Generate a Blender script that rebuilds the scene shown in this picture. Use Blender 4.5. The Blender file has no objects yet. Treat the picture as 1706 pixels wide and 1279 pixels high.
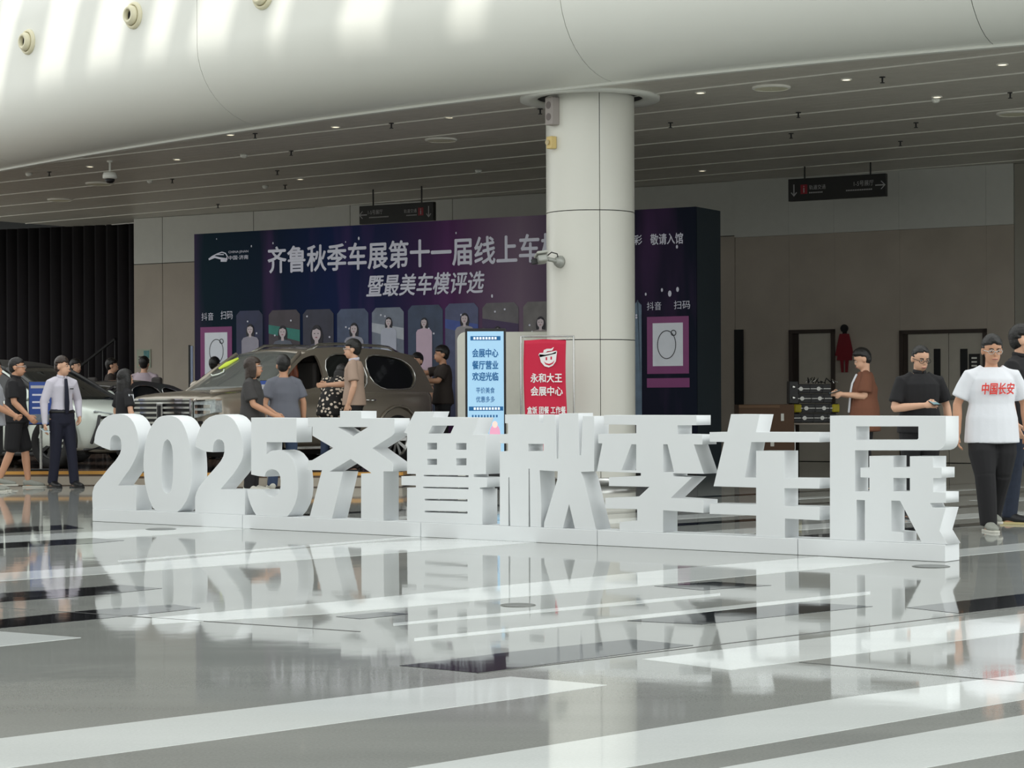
import bpy, bmesh, math, random
from math import sin, cos, pi, radians as R, sqrt
from mathutils import Vector as V, Matrix, noise
random.seed(7)
S = bpy.context.scene
COL = S.collection
# ------------------------------------------------------------------ camera, world, lights
F = 3550.0; HC = 1.15; CX, CY = 853.0, 669.0; ROLL = R(0.25)
cd = bpy.data.cameras.new('camera'); cam = bpy.data.objects.new('camera', cd); COL.objects.link(cam)
cd.sensor_width = 36; cd.lens = F / 1706 * 36; cd.shift_y = (CY - 639.5) / 1706; cd.clip_end = 400
cam.matrix_world = Matrix.Translation((0, 0, HC)) @ Matrix.Rotation(R(90), 4, 'X') @ Matrix.Rotation(-ROLL, 4, 'Z')
S.camera = cam
w = bpy.data.worlds.new('world'); S.world = w; w.use_nodes = True
bg = w.node_tree.nodes['Background']; bg.inputs[0].default_value = (0.94, 0.97, 0.95, 1); bg.inputs[1].default_value = 1.55
sd = bpy.data.lights.new('sun', 'SUN'); sun = bpy.data.objects.new('sun', sd); COL.objects.link(sun)
SUN = V((-.3, -.5, .8)).normalized()
sun.rotation_mode = 'QUATERNION'; sun.rotation_quaternion = SUN.to_track_quat('Z', 'Y'); sd.energy = 2.8; sd.angle = R(0.35); sd.color = (1, .97, .9)
ad = bpy.data.lights.new('fill_area_light', 'AREA'); ar = bpy.data.objects.new('fill_area_light', ad); COL.objects.link(ar)  # added fill light out of view, brightens the right-hand faces of the letters
ad.shape = 'RECTANGLE'; ad.size = 18; ad.size_y = 12; ad.energy = 1400; ad.color = (.92, 1, .97)
ar.location = (26, 4, 20); ar.rotation_mode = 'QUATERNION'; ar.rotation_quaternion = (ar.location - V((0, 18, 0))).to_track_quat('Z', 'Y')
S.view_settings.view_transform = 'Standard'; S.view_settings.look = 'None'
S.view_settings.exposure = 0.0; S.view_settings.gamma = 1; S.view_settings.use_curve_mapping = False
try:
    S.cycles.use_denoising = True; S.cycles.max_bounces = 6; S.cycles.diffuse_bounces = 4; S.cycles.caustics_reflective = True; S.cycles.blur_glossy = .3; S.cycles.sample_clamp_indirect = 8
    S.cycles.caustics_refractive = False
except Exception: pass

# ------------------------------------------------------------------ picture helpers (photo pixel -> real place)
def uv(px, py):
    dx, dy = px - CX, py - CY; a = ROLL
    return (dx * cos(a) - dy * sin(a)) / F, -(dx * sin(a) + dy * cos(a)) / F
def at_z(px, py, z=0.0):
    u, v = uv(px, py); y = (z - HC) / v; return V((u * y, y, z))
def at_y(px, py, y):
    u, v = uv(px, py); return V((u * y, y, HC + v * y))
class Plane:
    def __init__(s, a, b):
        b_ = (b[1] - a[1]) / (b[0] - a[0]); s.b = b_; s.a = a[1] - b_ * a[0]
        L = sqrt(1 + b_ * b_); s.U = V((1 / L, b_ / L, 0)); s.N = V((b_ / L, -1 / L, 0)); s.O = V((0, s.a, 0))
    def sz(s, px, py):
        u, v = uv(px, py); y = s.a / (1 - s.b * u); p = V((u * y, y, 0)); return (p - s.O).dot(s.U), HC + v * y
    def W(s, q, z, d=0): return s.O + s.U * q + V((0, 0, z)) + s.N * d
    def P(s, px, py, d=0): q, z = s.sz(px, py); return s.W(q, z, d)
    def M(s, d=0):
        m = Matrix.Identity(4)
        for i, c in enumerate((s.U, V((0, 0, 1)), s.N, s.O + s.N * d)):
            for j in range(3): m[j][i] = c[j]
        return m

# ------------------------------------------------------------------ materials
MATS = {}
def lin(c):
    return tuple(((x / 255) / 12.92 if x / 255 <= .04045 else ((x / 255 + .055) / 1.055) ** 2.4) for x in c)
def mat(name, col, rough=.5, metal=0, var=.08, scale=6, bump=0, spec=.5, emit=None, alpha=1, trans=0, stretch=None, coat=0):
    if name in MATS: return MATS[name]
    m = bpy.data.materials.new(name); m.use_nodes = True; nt = m.node_tree; b = nt.nodes['Principled BSDF']
    c = lin(col)
    tc = nt.nodes.new('ShaderNodeTexCoord'); no = nt.nodes.new('ShaderNodeTexNoise'); no.inputs['Scale'].default_value = scale
    no.inputs['Detail'].default_value = 4
    if stretch:
        mp = nt.nodes.new('ShaderNodeMapping'); mp.inputs['Scale'].default_value = stretch
        nt.links.new(tc.outputs['Object'], mp.inputs[0]); nt.links.new(mp.outputs[0], no.inputs['Vector'])
    else: nt.links.new(tc.outputs['Object'], no.inputs['Vector'])
    mx = nt.nodes.new('ShaderNodeMix'); mx.data_type = 'RGBA'
    mx.inputs[6].default_value = (*[x * (1 - var) for x in c], 1); mx.inputs[7].default_value = (*[min(1, x * (1 + var)) for x in c], 1)
    nt.links.new(no.outputs['Fac'], mx.inputs[0]); nt.links.new(mx.outputs[2], b.inputs['Base Color'])
    b.inputs['Roughness'].default_value = rough; b.inputs['Metallic'].default_value = metal
    b.inputs['Specular IOR Level'].default_value = spec; b.inputs['Coat Weight'].default_value = coat
    b.inputs['Transmission Weight'].default_value = trans; b.inputs['Alpha'].default_value = alpha
    if bump:
        bp = nt.nodes.new('ShaderNodeBump'); bp.inputs['Strength'].default_value = bump; bp.inputs['Distance'].default_value = .02
        nt.links.new(no.outputs['Fac'], bp.inputs['Height']); nt.links.new(bp.outputs[0], b.inputs['Normal'])
    if emit:
        nt.links.new(mx.outputs[2], b.inputs['Emission Color']); b.inputs['Emission Strength'].default_value = emit
    MATS[name] = m; return m

# ------------------------------------------------------------------ objects
def tag(o, label=None, cat=None, group=None, kind=None):
    if label: o['label'] = label
    if cat: o['category'] = cat
    if group: o['group'] = group
    if kind: o['kind'] = kind
    return o
def link(name, me, parent=None, m=None):
    o = bpy.data.objects.new(name, me); COL.objects.link(o)
    if parent is not None: o.parent = parent
    if m is not None:
        me.materials.clear(); me.materials.append(m)
    return o
def empty(name, loc=(0, 0, 0), rz=0, label=None, cat=None, group=None, sc=1):
    o = bpy.data.objects.new(name, None); COL.objects.link(o); o.location = loc; o.rotation_euler.z = rz; o.scale = (sc,) * 3
    o.empty_display_size = .1
    return tag(o, label, cat, group)
class MB:
    def __init__(s): s.v = []; s.f = []
    def add(s, vs, fs):
        k = len(s.v); s.v += [V(p) for p in vs]; s.f += [tuple(i + k for i in q) for q in fs]; return s
    def box(s, c, d, rot=None):
        c = V(c); hx, hy, hz = d[0] / 2, d[1] / 2, d[2] / 2; vs = []
        for x in (-hx, hx):
            for y in (-hy, hy):
                for z in (-hz, hz):
                    p = V((x, y, z)); vs.append(c + (rot @ p if rot else p))
        return s.add(vs, [(0, 1, 3, 2), (4, 6, 7, 5), (0, 4, 5, 1), (2, 3, 7, 6), (0, 2, 6, 4), (1, 5, 7, 3)])
    def hexa(s, a, b):  # two quads of 4 points
        return s.add(list(a) + list(b), [(3, 2, 1, 0), (4, 5, 6, 7), (0, 1, 5, 4), (1, 2, 6, 5), (2, 3, 7, 6), (3, 0, 4, 7)])
    def pbox(s, pl, q0, z0, q1, z1, d0, d1):
        return s.hexa([pl.W(q0, z0, d0), pl.W(q1, z0, d0), pl.W(q1, z1, d0), pl.W(q0, z1, d0)],
                      [pl.W(q0, z0, d1), pl.W(q1, z0, d1), pl.W(q1, z1, d1), pl.W(q0, z1, d1)])
    def prism(s, bot, top):
        n = len(bot); return s.add(list(bot) + list(top), [tuple(range(n))[::-1], tuple(range(n, 2 * n))] + [(i, (i + 1) % n, n + (i + 1) % n, n + i) for i in range(n)])
    def tube(s, pts, rads, n=12, cap=True, ref=None, ck=1.0):
        pts = [V(p) for p in pts]; N = len(pts); rr = [(r, r) if not isinstance(r, (tuple, list)) else r for r in (rads if isinstance(rads, (list, tuple)) else [rads] * N)]
        rings = []
        T = [(pts[min(i + 1, N - 1)] - pts[max(i - 1, 0)]).normalized() for i in range(N)]
        if cap:
            r0, r1 = min(rr[0]), min(rr[-1])
            P2 = [pts[0] - T[0] * r0 * .55 * ck, pts[0] - T[0] * r0 * .3 * ck] + pts + [pts[-1] + T[-1] * r1 * .3 * ck, pts[-1] + T[-1] * r1 * .55 * ck]
            R2 = [(rr[0][0] * .35, rr[0][1] * .35), (rr[0][0] * .8, rr[0][1] * .8)] + rr + [(rr[-1][0] * .8, rr[-1][1] * .8), (rr[-1][0] * .35, rr[-1][1] * .35)]
            T2 = [T[0]] * 2 + T + [T[-1]] * 2
        else: P2, R2, T2 = pts, rr, T
        for p, r, t in zip(P2, R2, T2):
            x = V(ref) if ref else V((1, 0, 0))
            if abs(t.dot(x)) > .9: x = V((0, 1, 0))
            u = (x - t * x.dot(t)).normalized(); v = t.cross(u)
            rings.append([p + u * r[0] * cos(2 * pi * i / n) + v * r[1] * sin(2 * pi * i / n) for i in range(n)])
        vs = [p for g in rings for p in g]; fs = []
        for k in range(len(rings) - 1):
            for i in range(n): fs.append((k * n + i, k * n + (i + 1) % n, (k + 1) * n + (i + 1) % n, (k + 1) * n + i))
        fs.append(tuple(range(n))[::-1]); fs.append(tuple((len(rings) - 1) * n + i for i in range(n)))
        return s.add(vs, fs)
    def ell(s, c, r, n=16, m=10, fn=None):
        c = V(c); vs = [];
        for j in range(m + 1):
            th = pi * (j + .02 if j == 0 else (j - .02 if j == m else j)) / m
            for i in range(n):
                d = V((sin(th) * cos(2 * pi * i / n), sin(th) * sin(2 * pi * i / n), cos(th))); k = fn(d) if fn else 1
                vs.append(c + V((d.x * r[0], d.y * r[1], d.z * r[2])) * k)
        fs = [(j * n + i, (j + 1) * n + i, (j + 1) * n + (i + 1) % n, j * n + (i + 1) % n) for j in range(m) for i in range(n)]
        fs += [tuple(range(n)), tuple(m * n + i for i in range(n))[::-1]]
        return s.add(vs, fs)
    def lathe(s, prof, c=(0, 0, 0), ax='z', n=32, close=False):
        c = V(c); vs = []
        for r, h in prof:
            for i in range(n):
                a = 2 * pi * i / n; p = (r * cos(a), r * sin(a), h)
                if ax == 'y': p = (p[0], p[2], p[1])
                if ax == 'x': p = (p[2], p[0], p[1])
                vs.append(c + V(p))
        m = len(prof); fs = [(k * n + i, k * n + (i + 1) % n, (k + 1) % m * n + (i + 1) % n, (k + 1) % m * n + i) for k in range(m if close else m - 1) for i in range(n)]
        if not close:
            fs += [tuple(range(n))[::-1], tuple((m - 1) * n + i for i in range(n))]
        return s.add(vs, fs)
    def mesh(s, name, smooth=False):
        me = bpy.data.meshes.new(name); me.from_pydata([tuple(p) for p in s.v], [], s.f); me.update()
        bm = bmesh.new(); bm.from_mesh(me); bmesh.ops.recalc_face_normals(bm, faces=bm.faces); bm.to_mesh(me); bm.free()
        if smooth: me.polygons.foreach_set('use_smooth', [True] * len(me.polygons))
        return me
    def obj(s, name, m, parent=None, smooth=False, bevel=0, seg=2, subsurf=0, voxel=0, sm=2, bools=None, ang=None):
        me = s.mesh(name, smooth); o = link(name, me, parent, m)
        mods = []
        if voxel:
            md = o.modifiers.new('r', 'REMESH'); md.mode = 'VOXEL'; md.voxel_size = voxel
            if sm: md = o.modifiers.new('s', 'SMOOTH'); md.factor = .5; md.iterations = sm
        if bevel:
            md = o.modifiers.new('b', 'BEVEL'); md.width = bevel; md.segments = seg; md.limit_method = 'ANGLE'; md.angle_limit = R(40)
        if subsurf:
            md = o.modifiers.new('u', 'SUBSURF'); md.levels = md.render_levels = subsurf
        for b in (bools or []):
            md = o.modifiers.new('c', 'BOOLEAN'); md.operation = 'DIFFERENCE'; md.object = b; md.solver = 'EXACT'
        if o.modifiers:
            dg = bpy.context.evaluated_depsgraph_get(); me2 = bpy.data.meshes.new_from_object(o.evaluated_get(dg)); o.modifiers.clear()
            o.data = me2; bpy.data.meshes.remove(me)
            me2.materials.clear(); me2.materials.append(m)
            if smooth or voxel: me2.polygons.foreach_set('use_smooth', [True] * len(me2.polygons))
            if ang: me2.set_sharp_from_angle(angle=R(ang))
        return o
def curve_mesh(name, polys, ext, bevel=0):
    cu = bpy.data.curves.new(name, 'CURVE'); cu.dimensions = '2D'; cu.fill_mode = 'BOTH'; cu.extrude = ext; cu.bevel_depth = bevel
    cu.bevel_resolution = 1
    if bevel: cu.offset = -bevel
    for p in polys:
        sp = cu.splines.new('POLY'); sp.points.add(len(p) - 1); sp.use_cyclic_u = True
        for q, a in zip(sp.points, p): q.co = (a[0], a[1], 0, 1)
    o = bpy.data.objects.new(name, cu); COL.objects.link(o)
    dg = bpy.context.evaluated_depsgraph_get(); me = bpy.data.meshes.new_from_object(o.evaluated_get(dg))
    bpy.data.objects.remove(o); bpy.data.curves.remove(cu); return me
def smooth_pts(pts, idx=None, it=1):
    # Chaikin corner cutting on a closed list
    for _ in range(it):
        q = []
        for i in range(len(pts)):
            a, b = pts[i], pts[(i + 1) % len(pts)]
            q += [(a[0] * .75 + b[0] * .25, a[1] * .75 + b[1] * .25), (a[0] * .25 + b[0] * .75, a[1] * .25 + b[1] * .75)]
        pts = q
    return pts
def text_obj(body, m, mtx, x0, y0, wd, ht, parent=None, bold=.02, ext=.002, name='lettering', slant=0, d=0, label=None):
    """body fitted in the box (x0,y0) (wd,ht) of the frame mtx (x right, y up, z toward the viewer)"""
    cu = bpy.data.curves.new(name, 'FONT'); cu.body = body; cu.extrude = 0.0; cu.shear = slant; cu.resolution_u = 3
    o = bpy.data.objects.new(name, cu); COL.objects.link(o)
    dg = bpy.context.evaluated_depsgraph_get(); me = bpy.data.meshes.new_from_object(o.evaluated_get(dg))
    bpy.data.objects.remove(o); bpy.data.curves.remove(cu)
    xs = [v.co.x for v in me.vertices]; ys = [v.co.y for v in me.vertices]
    ax, bx, ay, by = min(xs), max(xs), min(ys), max(ys)
    for v in me.vertices:
        p = V((x0 + (v.co.x - ax) / (bx - ax) * wd, y0 + (v.co.y - ay) / max(1e-6, by - ay) * ht, d))
        v.co = mtx @ p
    if bold > 0:   # heavier print: the outline repeated a hair to each side
        vs = [v.co.copy() for v in me.vertices]; fs = [tuple(p.vertices) for p in me.polygons]; b_ = ht * bold * .75; nrm = (mtx.to_3x3() @ V((0, 0, 1))).normalized(); M3 = mtx.to_3x3(); mb = MB()
        for k, (dx, dy) in enumerate(((0, 0), (b_, 0), (-b_, 0), (0, b_), (0, -b_))): mb.add([p + M3 @ V((dx, dy, 0)) + nrm * k * .0006 for p in vs], fs)
        bpy.data.meshes.remove(me); me = mb.mesh(name)
    me.update(); o = link(name, me, parent, m)
    if label: o['label'] = label
    return o
def flat(name, pts, m, mtx, d, parent=None, th=.004):
    """flat print: polygon in frame mtx, a few mm thick"""
    b = MB().prism([mtx @ V((p[0], p[1], d - th)) for p in pts], [mtx @ V((p[0], p[1], d)) for p in pts]); return b.obj(name, m, parent)
def circ(cx, cy, rx, ry=None, n=24, a0=0, a1=2 * pi):
    ry = ry or rx; return [(cx + rx * cos(a0 + (a1 - a0) * i / n), cy + ry * sin(a0 + (a1 - a0) * i / n)) for i in range(n)]

# materials
M_white = mat('white_lacquer', (226, 229, 231), .45, var=.015)
M_fascia = mat('fascia_white', (232, 233, 226), .35, var=.02, scale=1)
M_ceil = mat('ceiling_strip_grey', (202, 197, 187), .4, .0, var=.10, scale=3, stretch=(1, 1, 1))
M_trim = mat('ceiling_trim_bright', (240, 238, 230), .4)
M_steel = mat('steel', (190, 190, 188), .25, 1)
M_chrome = mat('chrome', (225, 225, 222), .12, 1)
M_black = mat('black_plastic', (22, 22, 24), .4)
M_rub = mat('tyre_rubber', (20, 20, 21), .8)
M_dark = mat('dark_gap', (30, 29, 28), .8)
M_stone = mat('stone_wall', (168, 158, 146), .6, var=.16, scale=1.3, bump=.1)
M_wallup = mat('upper_wall_panel', (196, 196, 190), .5, var=.05)
M_col = mat('column_panel', (226, 225, 216), .32, var=.02, scale=1)
M_skin = mat('skin', (214, 168, 140), .5, var=.06); M_skin2 = mat('skin_tan', (196, 146, 116), .5, var=.06)
M_hair = mat('black_hair', (18, 15, 14), .45, bump=.3, scale=60)
M_hairb = mat('brown_black_hair', (46, 32, 24), .45, bump=.3, scale=60)
M_gold = mat('gold_edge', (214, 160, 84), .35, .6)

# ------------------------------------------------------------------ floor
def stone_floor(name, col, var, rough, vein=None):
    m = bpy.data.materials.new(name); m.use_nodes = True; nt = m.node_tree; b = nt.nodes['Principled BSDF']
    tc = nt.nodes.new('ShaderNodeTexCoord'); n1 = nt.nodes.new('ShaderNodeTexNoise'); n1.inputs['Scale'].default_value = 90; n1.inputs['Detail'].default_value = 3
    n2 = nt.nodes.new('ShaderNodeTexNoise'); n2.inputs['Scale'].default_value = .8; n2.inputs['Detail'].default_value = 6
    mp = nt.nodes.new('ShaderNodeMapping'); mp.inputs['Rotation'].default_value = (0, 0, R(-42)); mp.inputs['Scale'].default_value = (.6, 3, 1)
    nt.links.new(tc.outputs['Object'], n1.inputs['Vector']); nt.links.new(tc.outputs['Object'], mp.inputs[0]); nt.links.new(mp.outputs[0], n2.inputs['Vector'])
    ad_ = nt.nodes.new('ShaderNodeMath'); ad_.operation = 'ADD'; nt.links.new(n1.outputs['Fac'], ad_.inputs[0]); nt.links.new(n2.outputs['Fac'], ad_.inputs[1])
    cr = nt.nodes.new('ShaderNodeMapRange'); cr.inputs[1].default_value = .7; cr.inputs[2].default_value = 1.3
    nt.links.new(ad_.outputs[0], cr.inputs[0])
    mx = nt.nodes.new('ShaderNodeMix'); mx.data_type = 'RGBA'; c = lin(col)
    mx.inputs[6].default_value = (*[x * (1 - var) for x in c], 1); mx.inputs[7].default_value = (*[x * (1 + var) for x in c], 1)
    nt.links.new(cr.outputs[0], mx.inputs[0]); nt.links.new(mx.outputs[2], b.inputs['Base Color'])
    b.inputs['Roughness'].default_value = rough; b.inputs['IOR'].default_value = 1.5
    n3 = nt.nodes.new('ShaderNodeTexNoise'); n3.inputs['Scale'].default_value = 2.2; nt.links.new(tc.outputs['Object'], n3.inputs['Vector'])
    bp = nt.nodes.new('ShaderNodeBump'); bp.inputs['Strength'].default_value = .05; bp.inputs['Distance'].default_value = .012
    nt.links.new(n3.outputs['Fac'], bp.inputs['Height']); nt.links.new(bp.outputs[0], b.inputs['Normal'])
    return m
M_fg = stone_floor('floor_grey_granite', (152, 154, 150), .14, .045)
M_fw = stone_floor('floor_white_marble', (222, 226, 224), .06, .045)
M_fb = stone_floor('floor_black_granite', (38, 39, 41), .2, .04)
M_fj = mat('floor_joint', (84, 84, 82), .5)
floor = MB().add([(-70, -30, 0), (70, -30, 0), (70, 90, 0), (-70, 90, 0), (-70, -30, -.1), (70, -30, -.1), (70, 90, -.1), (-70, 90, -.1)],
                 [(0, 1, 2, 3), (7, 6, 5, 4), (0, 4, 5, 1), (1, 5, 6, 2), (2, 6, 7, 3), (3, 7, 4, 0)]).obj('floor', M_fg)
tag(floor, kind='structure')
def slab(pts, m, lab=None, h=.0012):
    p = [at_z(*q) for q in pts]
    o = MB().prism([V((a.x, a.y, -.01)) for a in p], [V((a.x, a.y, h)) for a in p]).obj('floor_slab', m, floor)
    if lab: o['label'] = lab
    return o
WL, BL = 'white marble floor strip', 'black granite floor strip'
for p in [[(0, 893), (400, 874), (470, 877), (155, 899), (0, 906)],
          [(-200, 968), (172, 943), (600, 905), (790, 896), (900, 903), (550, 929), (172, 956), (-200, 982)],
          [(197, 933.5), (600, 900.5), (690, 893), (720, 894), (600, 903.5), (197, 936)],
          [(253, 1029), (550, 1003), (1130, 947), (1366, 927), (1490, 935), (1060, 977), (550, 1022), (253, 1040)],
          [(-90, 1045), (135, 1062), (-90, 1086)],
          [(655, 1038), (1060, 1000.5), (1200, 988), (1200, 992), (1060, 1006), (655, 1042)],
          [(690, 1063), (1150, 1016), (1450, 985), (1450, 990), (1150, 1022), (690, 1068)],
          [(1070, 1098), (1706, 1022), (1900, 998), (1900, 1026), (1706, 1053), (1217, 1116)],
          [(-120, 1246), (0, 1230), (850, 1127), (1011, 1141), (850, 1165), (30, 1277), (-120, 1298)],
          [(-100, 1404), (850, 1252), (1400, 1163), (1628, 1133), (1800, 1110), (1800, 1149), (1706, 1165), (1040, 1279), (200, 1424)],
          [(1201, 1279), (1706, 1191), (1900, 1157), (1900, 1213), (1706, 1249), (1542, 1279), (1200, 1342), (860, 1340)],
          [(1560, 919), (1604, 914), (1750, 900), (1750, 912), (1604, 926), (1575, 929)]]:
    slab(p, M_fw, WL)
for p in [[(-150, 913), (155, 896), (207, 900), (155, 905), (-150, 922)],
          [(-100, 893), (0, 880), (110, 874), (140, 880), (0, 888.5), (-100, 896)],
          [(-100, 995), (155, 978), (200, 974), (270, 980), (155, 992), (-100, 1010)],
          [(-100, 1042), (165, 1015), (292, 1007), (334, 1013), (165, 1031), (-100, 1056)],
          [(666, 1109), (860, 1085), (1050, 1065), (1155, 1075), (796, 1121)],
          [(1045, 1034), (1335, 1003), (1454, 1010), (1170, 1040)],
          [(1510, 1012), (1706, 989), (1850, 973), (1850, 992), (1600, 1022)],
          [(1090, 976), (1190, 969), (1285, 975), (1170, 983)],
          [(560, 1027), (640, 1019), (680, 1023), (600, 1031)]]:
    slab(p, M_fb, BL, .0016)
for a, b in [((1332, 1103), (1900, 1155)), ((0, 1012), (600, 1012 + 40)), ((796, 1122), (1706, 1012))]:
    p, q = at_z(*a), at_z(*b); n = (q - p).cross(V((0, 0, 1))).normalized() * .004
    MB().prism([p - n + V((0, 0, -.005)), p + n + V((0, 0, -.005)), q + n + V((0, 0, -.005)), q - n + V((0, 0, -.005))],
               [p - n + V((0, 0, .002)), p + n + V((0, 0, .002)), q + n + V((0, 0, .002)), q - n + V((0, 0, .002))]).obj('floor_joint', M_fj, floor)
# strips running on under the hall (beyond the letter sign)
A = V((cos(R(43)), sin(R(43)), 0)); B = V((A.y, -A.x, 0))
def strip(a0, a1, b0, b1, m, lab, h):
    q = [A * a0 + B * b0, A * a1 + B * b0, A * a1 + B * b1, A * a0 + B * b1]
    MB().prism([p + V((0, 0, -.01)) for p in q], [p + V((0, 0, h)) for p in q]).obj('floor_slab', m, floor)['label'] = lab
L0, L1 = at_z(155, 868), at_z(1576, 936)
for k in range(20):
    b = -17.5 + k * 1.0 + random.uniform(-.1, .1)
    # start each strip behind the letter sign line
    for t in range(0, 260):
        p = A * (t * .15) + B * b
        if p.x > 2.6 and p.y < 19.5: continue
        if (p - L0).dot(V((-(L1 - L0).y, (L1 - L0).x, 0)).normalized()) > 1.3: break
    a0 = t * .15
    m, lab = ((M_fw, WL) if k % 2 else (M_fb, BL))
    wd = random.choice((.28, .4, .5))
    e = a0 + random.uniform(3, 9)
    strip(a0, e, b, b + wd, m, lab, .0012)
    strip(e + random.uniform(1, 2), e + 12, b + .3, b + .3 + wd, m, lab, .0012)
# unseen atrium walls beside and behind the camera; they dim the letter fronts
M_aw = mat('atrium_wall', (176, 176, 170), .6, var=.05, scale=.5)
tag(MB().box((0, -26, 4), (84, .4, 8)).obj('wall_front', M_aw), kind='structure')
tag(MB().box((-34, 6, 4), (.4, 64, 8)).obj('wall_atrium_left', M_aw), kind='structure').name = 'wall_side'
e0, e1 = V((-24.85, 13.0, 45)), V((-17.75, 5.8, 45)); ed = (e1 - e0).normalized(); en = V((ed.y, -ed.x, 0))
q = [e0 - ed * 4, e0 + ed * 42, e0 + ed * 42 + en * 30, e0 - ed * 4 + en * 30]
rf = MB().prism(q, [p + V((0, 0, .4)) for p in q]).obj('ceiling_sun_blocker', M_aw); tag(rf, kind='structure')  # unseen slab added high up to keep the sun off floor and letters
random.seed(3)
pos = -1.0; sk = en * -6 + ed * 2.2
while pos < 26:
    wd_ = random.choice((.55, .8, .45, 1.0)); c = e0 + ed * pos
    if pos > 13: wd_ = 1.7
    q = (c, c + ed * wd_, c + ed * wd_ + sk, c + sk); MB().prism(q, [p + V((0, 0, .3)) for p in q]).obj('sun_slat', M_aw, rf)  # unseen slats, added and spaced to cut sun patches on the upper fascia
    pos += wd_ + (random.choice((.45, .7, 1.0)) if pos < 13 else -.02)
# round floor outlets
M_disc = mat('brushed_disc', (120, 122, 120), .3, .8)
for px, py, r, lab in ((268, 881.5, .14, 'flat round steel floor cover in front of first digit'), (1551, 943.5, .13, 'flat round steel floor cover below last character of letter sign'),
                  (863, 1008, .10, 'flat round steel floor cover in the middle of the floor')):
    p = at_z(px, py); o = MB().lathe([(r, -.01), (r, .003), (r * .93, .005), (r * .9, .003), (.005, .003)], (0, 0, 0), n=32).obj('floor_cover', M_disc)
    o.location = p; tag(o, lab, 'floor cover')

# ------------------------------------------------------------------ ceiling, fascia, column
ZC = 5.37
f0, f1, f2 = at_z(0, 284, ZC), at_z(860, 159, ZC), at_z(1706, 68, ZC)
fp = [(-500, 350), (-200, 312), (0, 284), (215, 246), (430, 207), (605, 187), (860, 158), (1051, 138), (1301, 108), (1452, 95), (1706, 68), (1950, 40), (2300, 0)]
fpts = [at_z(x, y, ZC) for x, y in fp]
# smooth by quadratic fit  Y = c0 + c1 X + c2 X^2 through the points
def fit(ps):
    n = 3; A_ = [[0] * 4 for _ in range(3)]
    for p in ps:
        b = [1, p.x, p.x * p.x]
        for i in range(3):
            for j in range(3): A_[i][j] += b[i] * b[j]
            A_[i][3] += b[i] * p.y
    for i in range(3):
        d = A_[i][i]; A_[i] = [x / d for x in A_[i]]
        for k in range(3):
            if k != i: e = A_[k][i]; A_[k] = [x - e * y for x, y in zip(A_[k], A_[i])]
    return [A_[i][3] for i in range(3)]
c0, c1, c2 = fit(fpts[2:11])
fy = lambda x: c0 + c1 * x + c2 * x * x
prof = [(0, .0)] + [(1.25 * sin(t * pi / 20), 1.1 * (1 - cos(t * pi / 20))) for t in range(1, 11)] + [(1.25, 1.6), (1.25, 2.1), (1.22, 2.62), (1.1, 2.72), (.3, 2.75)]
def f_at(x, i, off=0):
    t = V((1, c1 + 2 * c2 * x, 0)).normalized(); n = V((t.y, -t.x, 0)); d, h = prof[i]
    return V((x, fy(x), ZC)) + n * (d + off) + V((0, 0, h))
def fx(px, py):  # x of the fascia foot seen at this pixel
    return at_z(px, py, ZC).x
seams = [-22, fx(-330, 330), fx(45, 277), fx(433, 206), fx(1022, 139), fx(1660, 73), fx(2300, 0) , 15]
fas = empty('fascia', (0, 0, 0)); tag(fas, kind='structure'); fas.name = 'trim_1'
for a, b in zip(seams[:-1], seams[1:]):
    n = max(3, int((b - a) / .5)); xs = [a + .004 + (b - a - .008) * i / n for i in range(n + 1)]
    m_ = len(prof); mb = MB()
    sheet = lambda off: [f_at(x, i, off) for x in xs for i in range(m_)]
    fs = [(k * m_ + i, (k + 1) * m_ + i, (k + 1) * m_ + i + 1, k * m_ + i + 1) for k in range(n) for i in range(m_ - 1)]
    me = mb.add(sheet(0), fs).add(sheet(-.03), fs).mesh('fascia_panel', True)
    o = link('fascia_panel', me, fas, M_fascia)
    for x in (xs[0], xs[-1]):
        MB().add([f_at(x, i) for i in range(m_)] + [f_at(x, i, -.03) for i in range(m_)], [(i, i + 1, m_ + i + 1, m_ + i) for i in range(m_ - 1)]).obj('panel_return', M_fascia, fas)
# dark liner just behind the panels, seen in the joints
xs = [-22 + i * .6 for i in range(63)]
vs = [f_at(x, i, -.05) for x in xs for i in range(len(prof))]; m_ = len(prof)
me = MB().add(vs, [(k * m_ + i, (k + 1) * m_ + i, (k + 1) * m_ + i + 1, k * m_ + i + 1) for k in range(62) for i in range(m_ - 1)]).mesh('fascia_liner', True)
link('fascia_liner', me, fas, M_dark)
# foot lip
b = MB()
for k in range(62):
    x, y = xs[k], xs[k + 1]
    def fo(x, d, z):
        t = V((1, c1 + 2 * c2 * x, 0)).normalized(); return V((x, fy(x), z)) + V((t.y, -t.x, 0)) * d
    b.hexa([fo(x, -.05, ZC - .03), fo(y, -.05, ZC - .03), fo(y, .05, ZC - .03), fo(x, .05, ZC - .03)],
           [fo(x, -.05, ZC + .01), fo(y, -.05, ZC + .01), fo(y, .05, ZC + .01), fo(x, .05, ZC + .01)])
b.obj('fascia_lip', M_fascia, fas)
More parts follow.
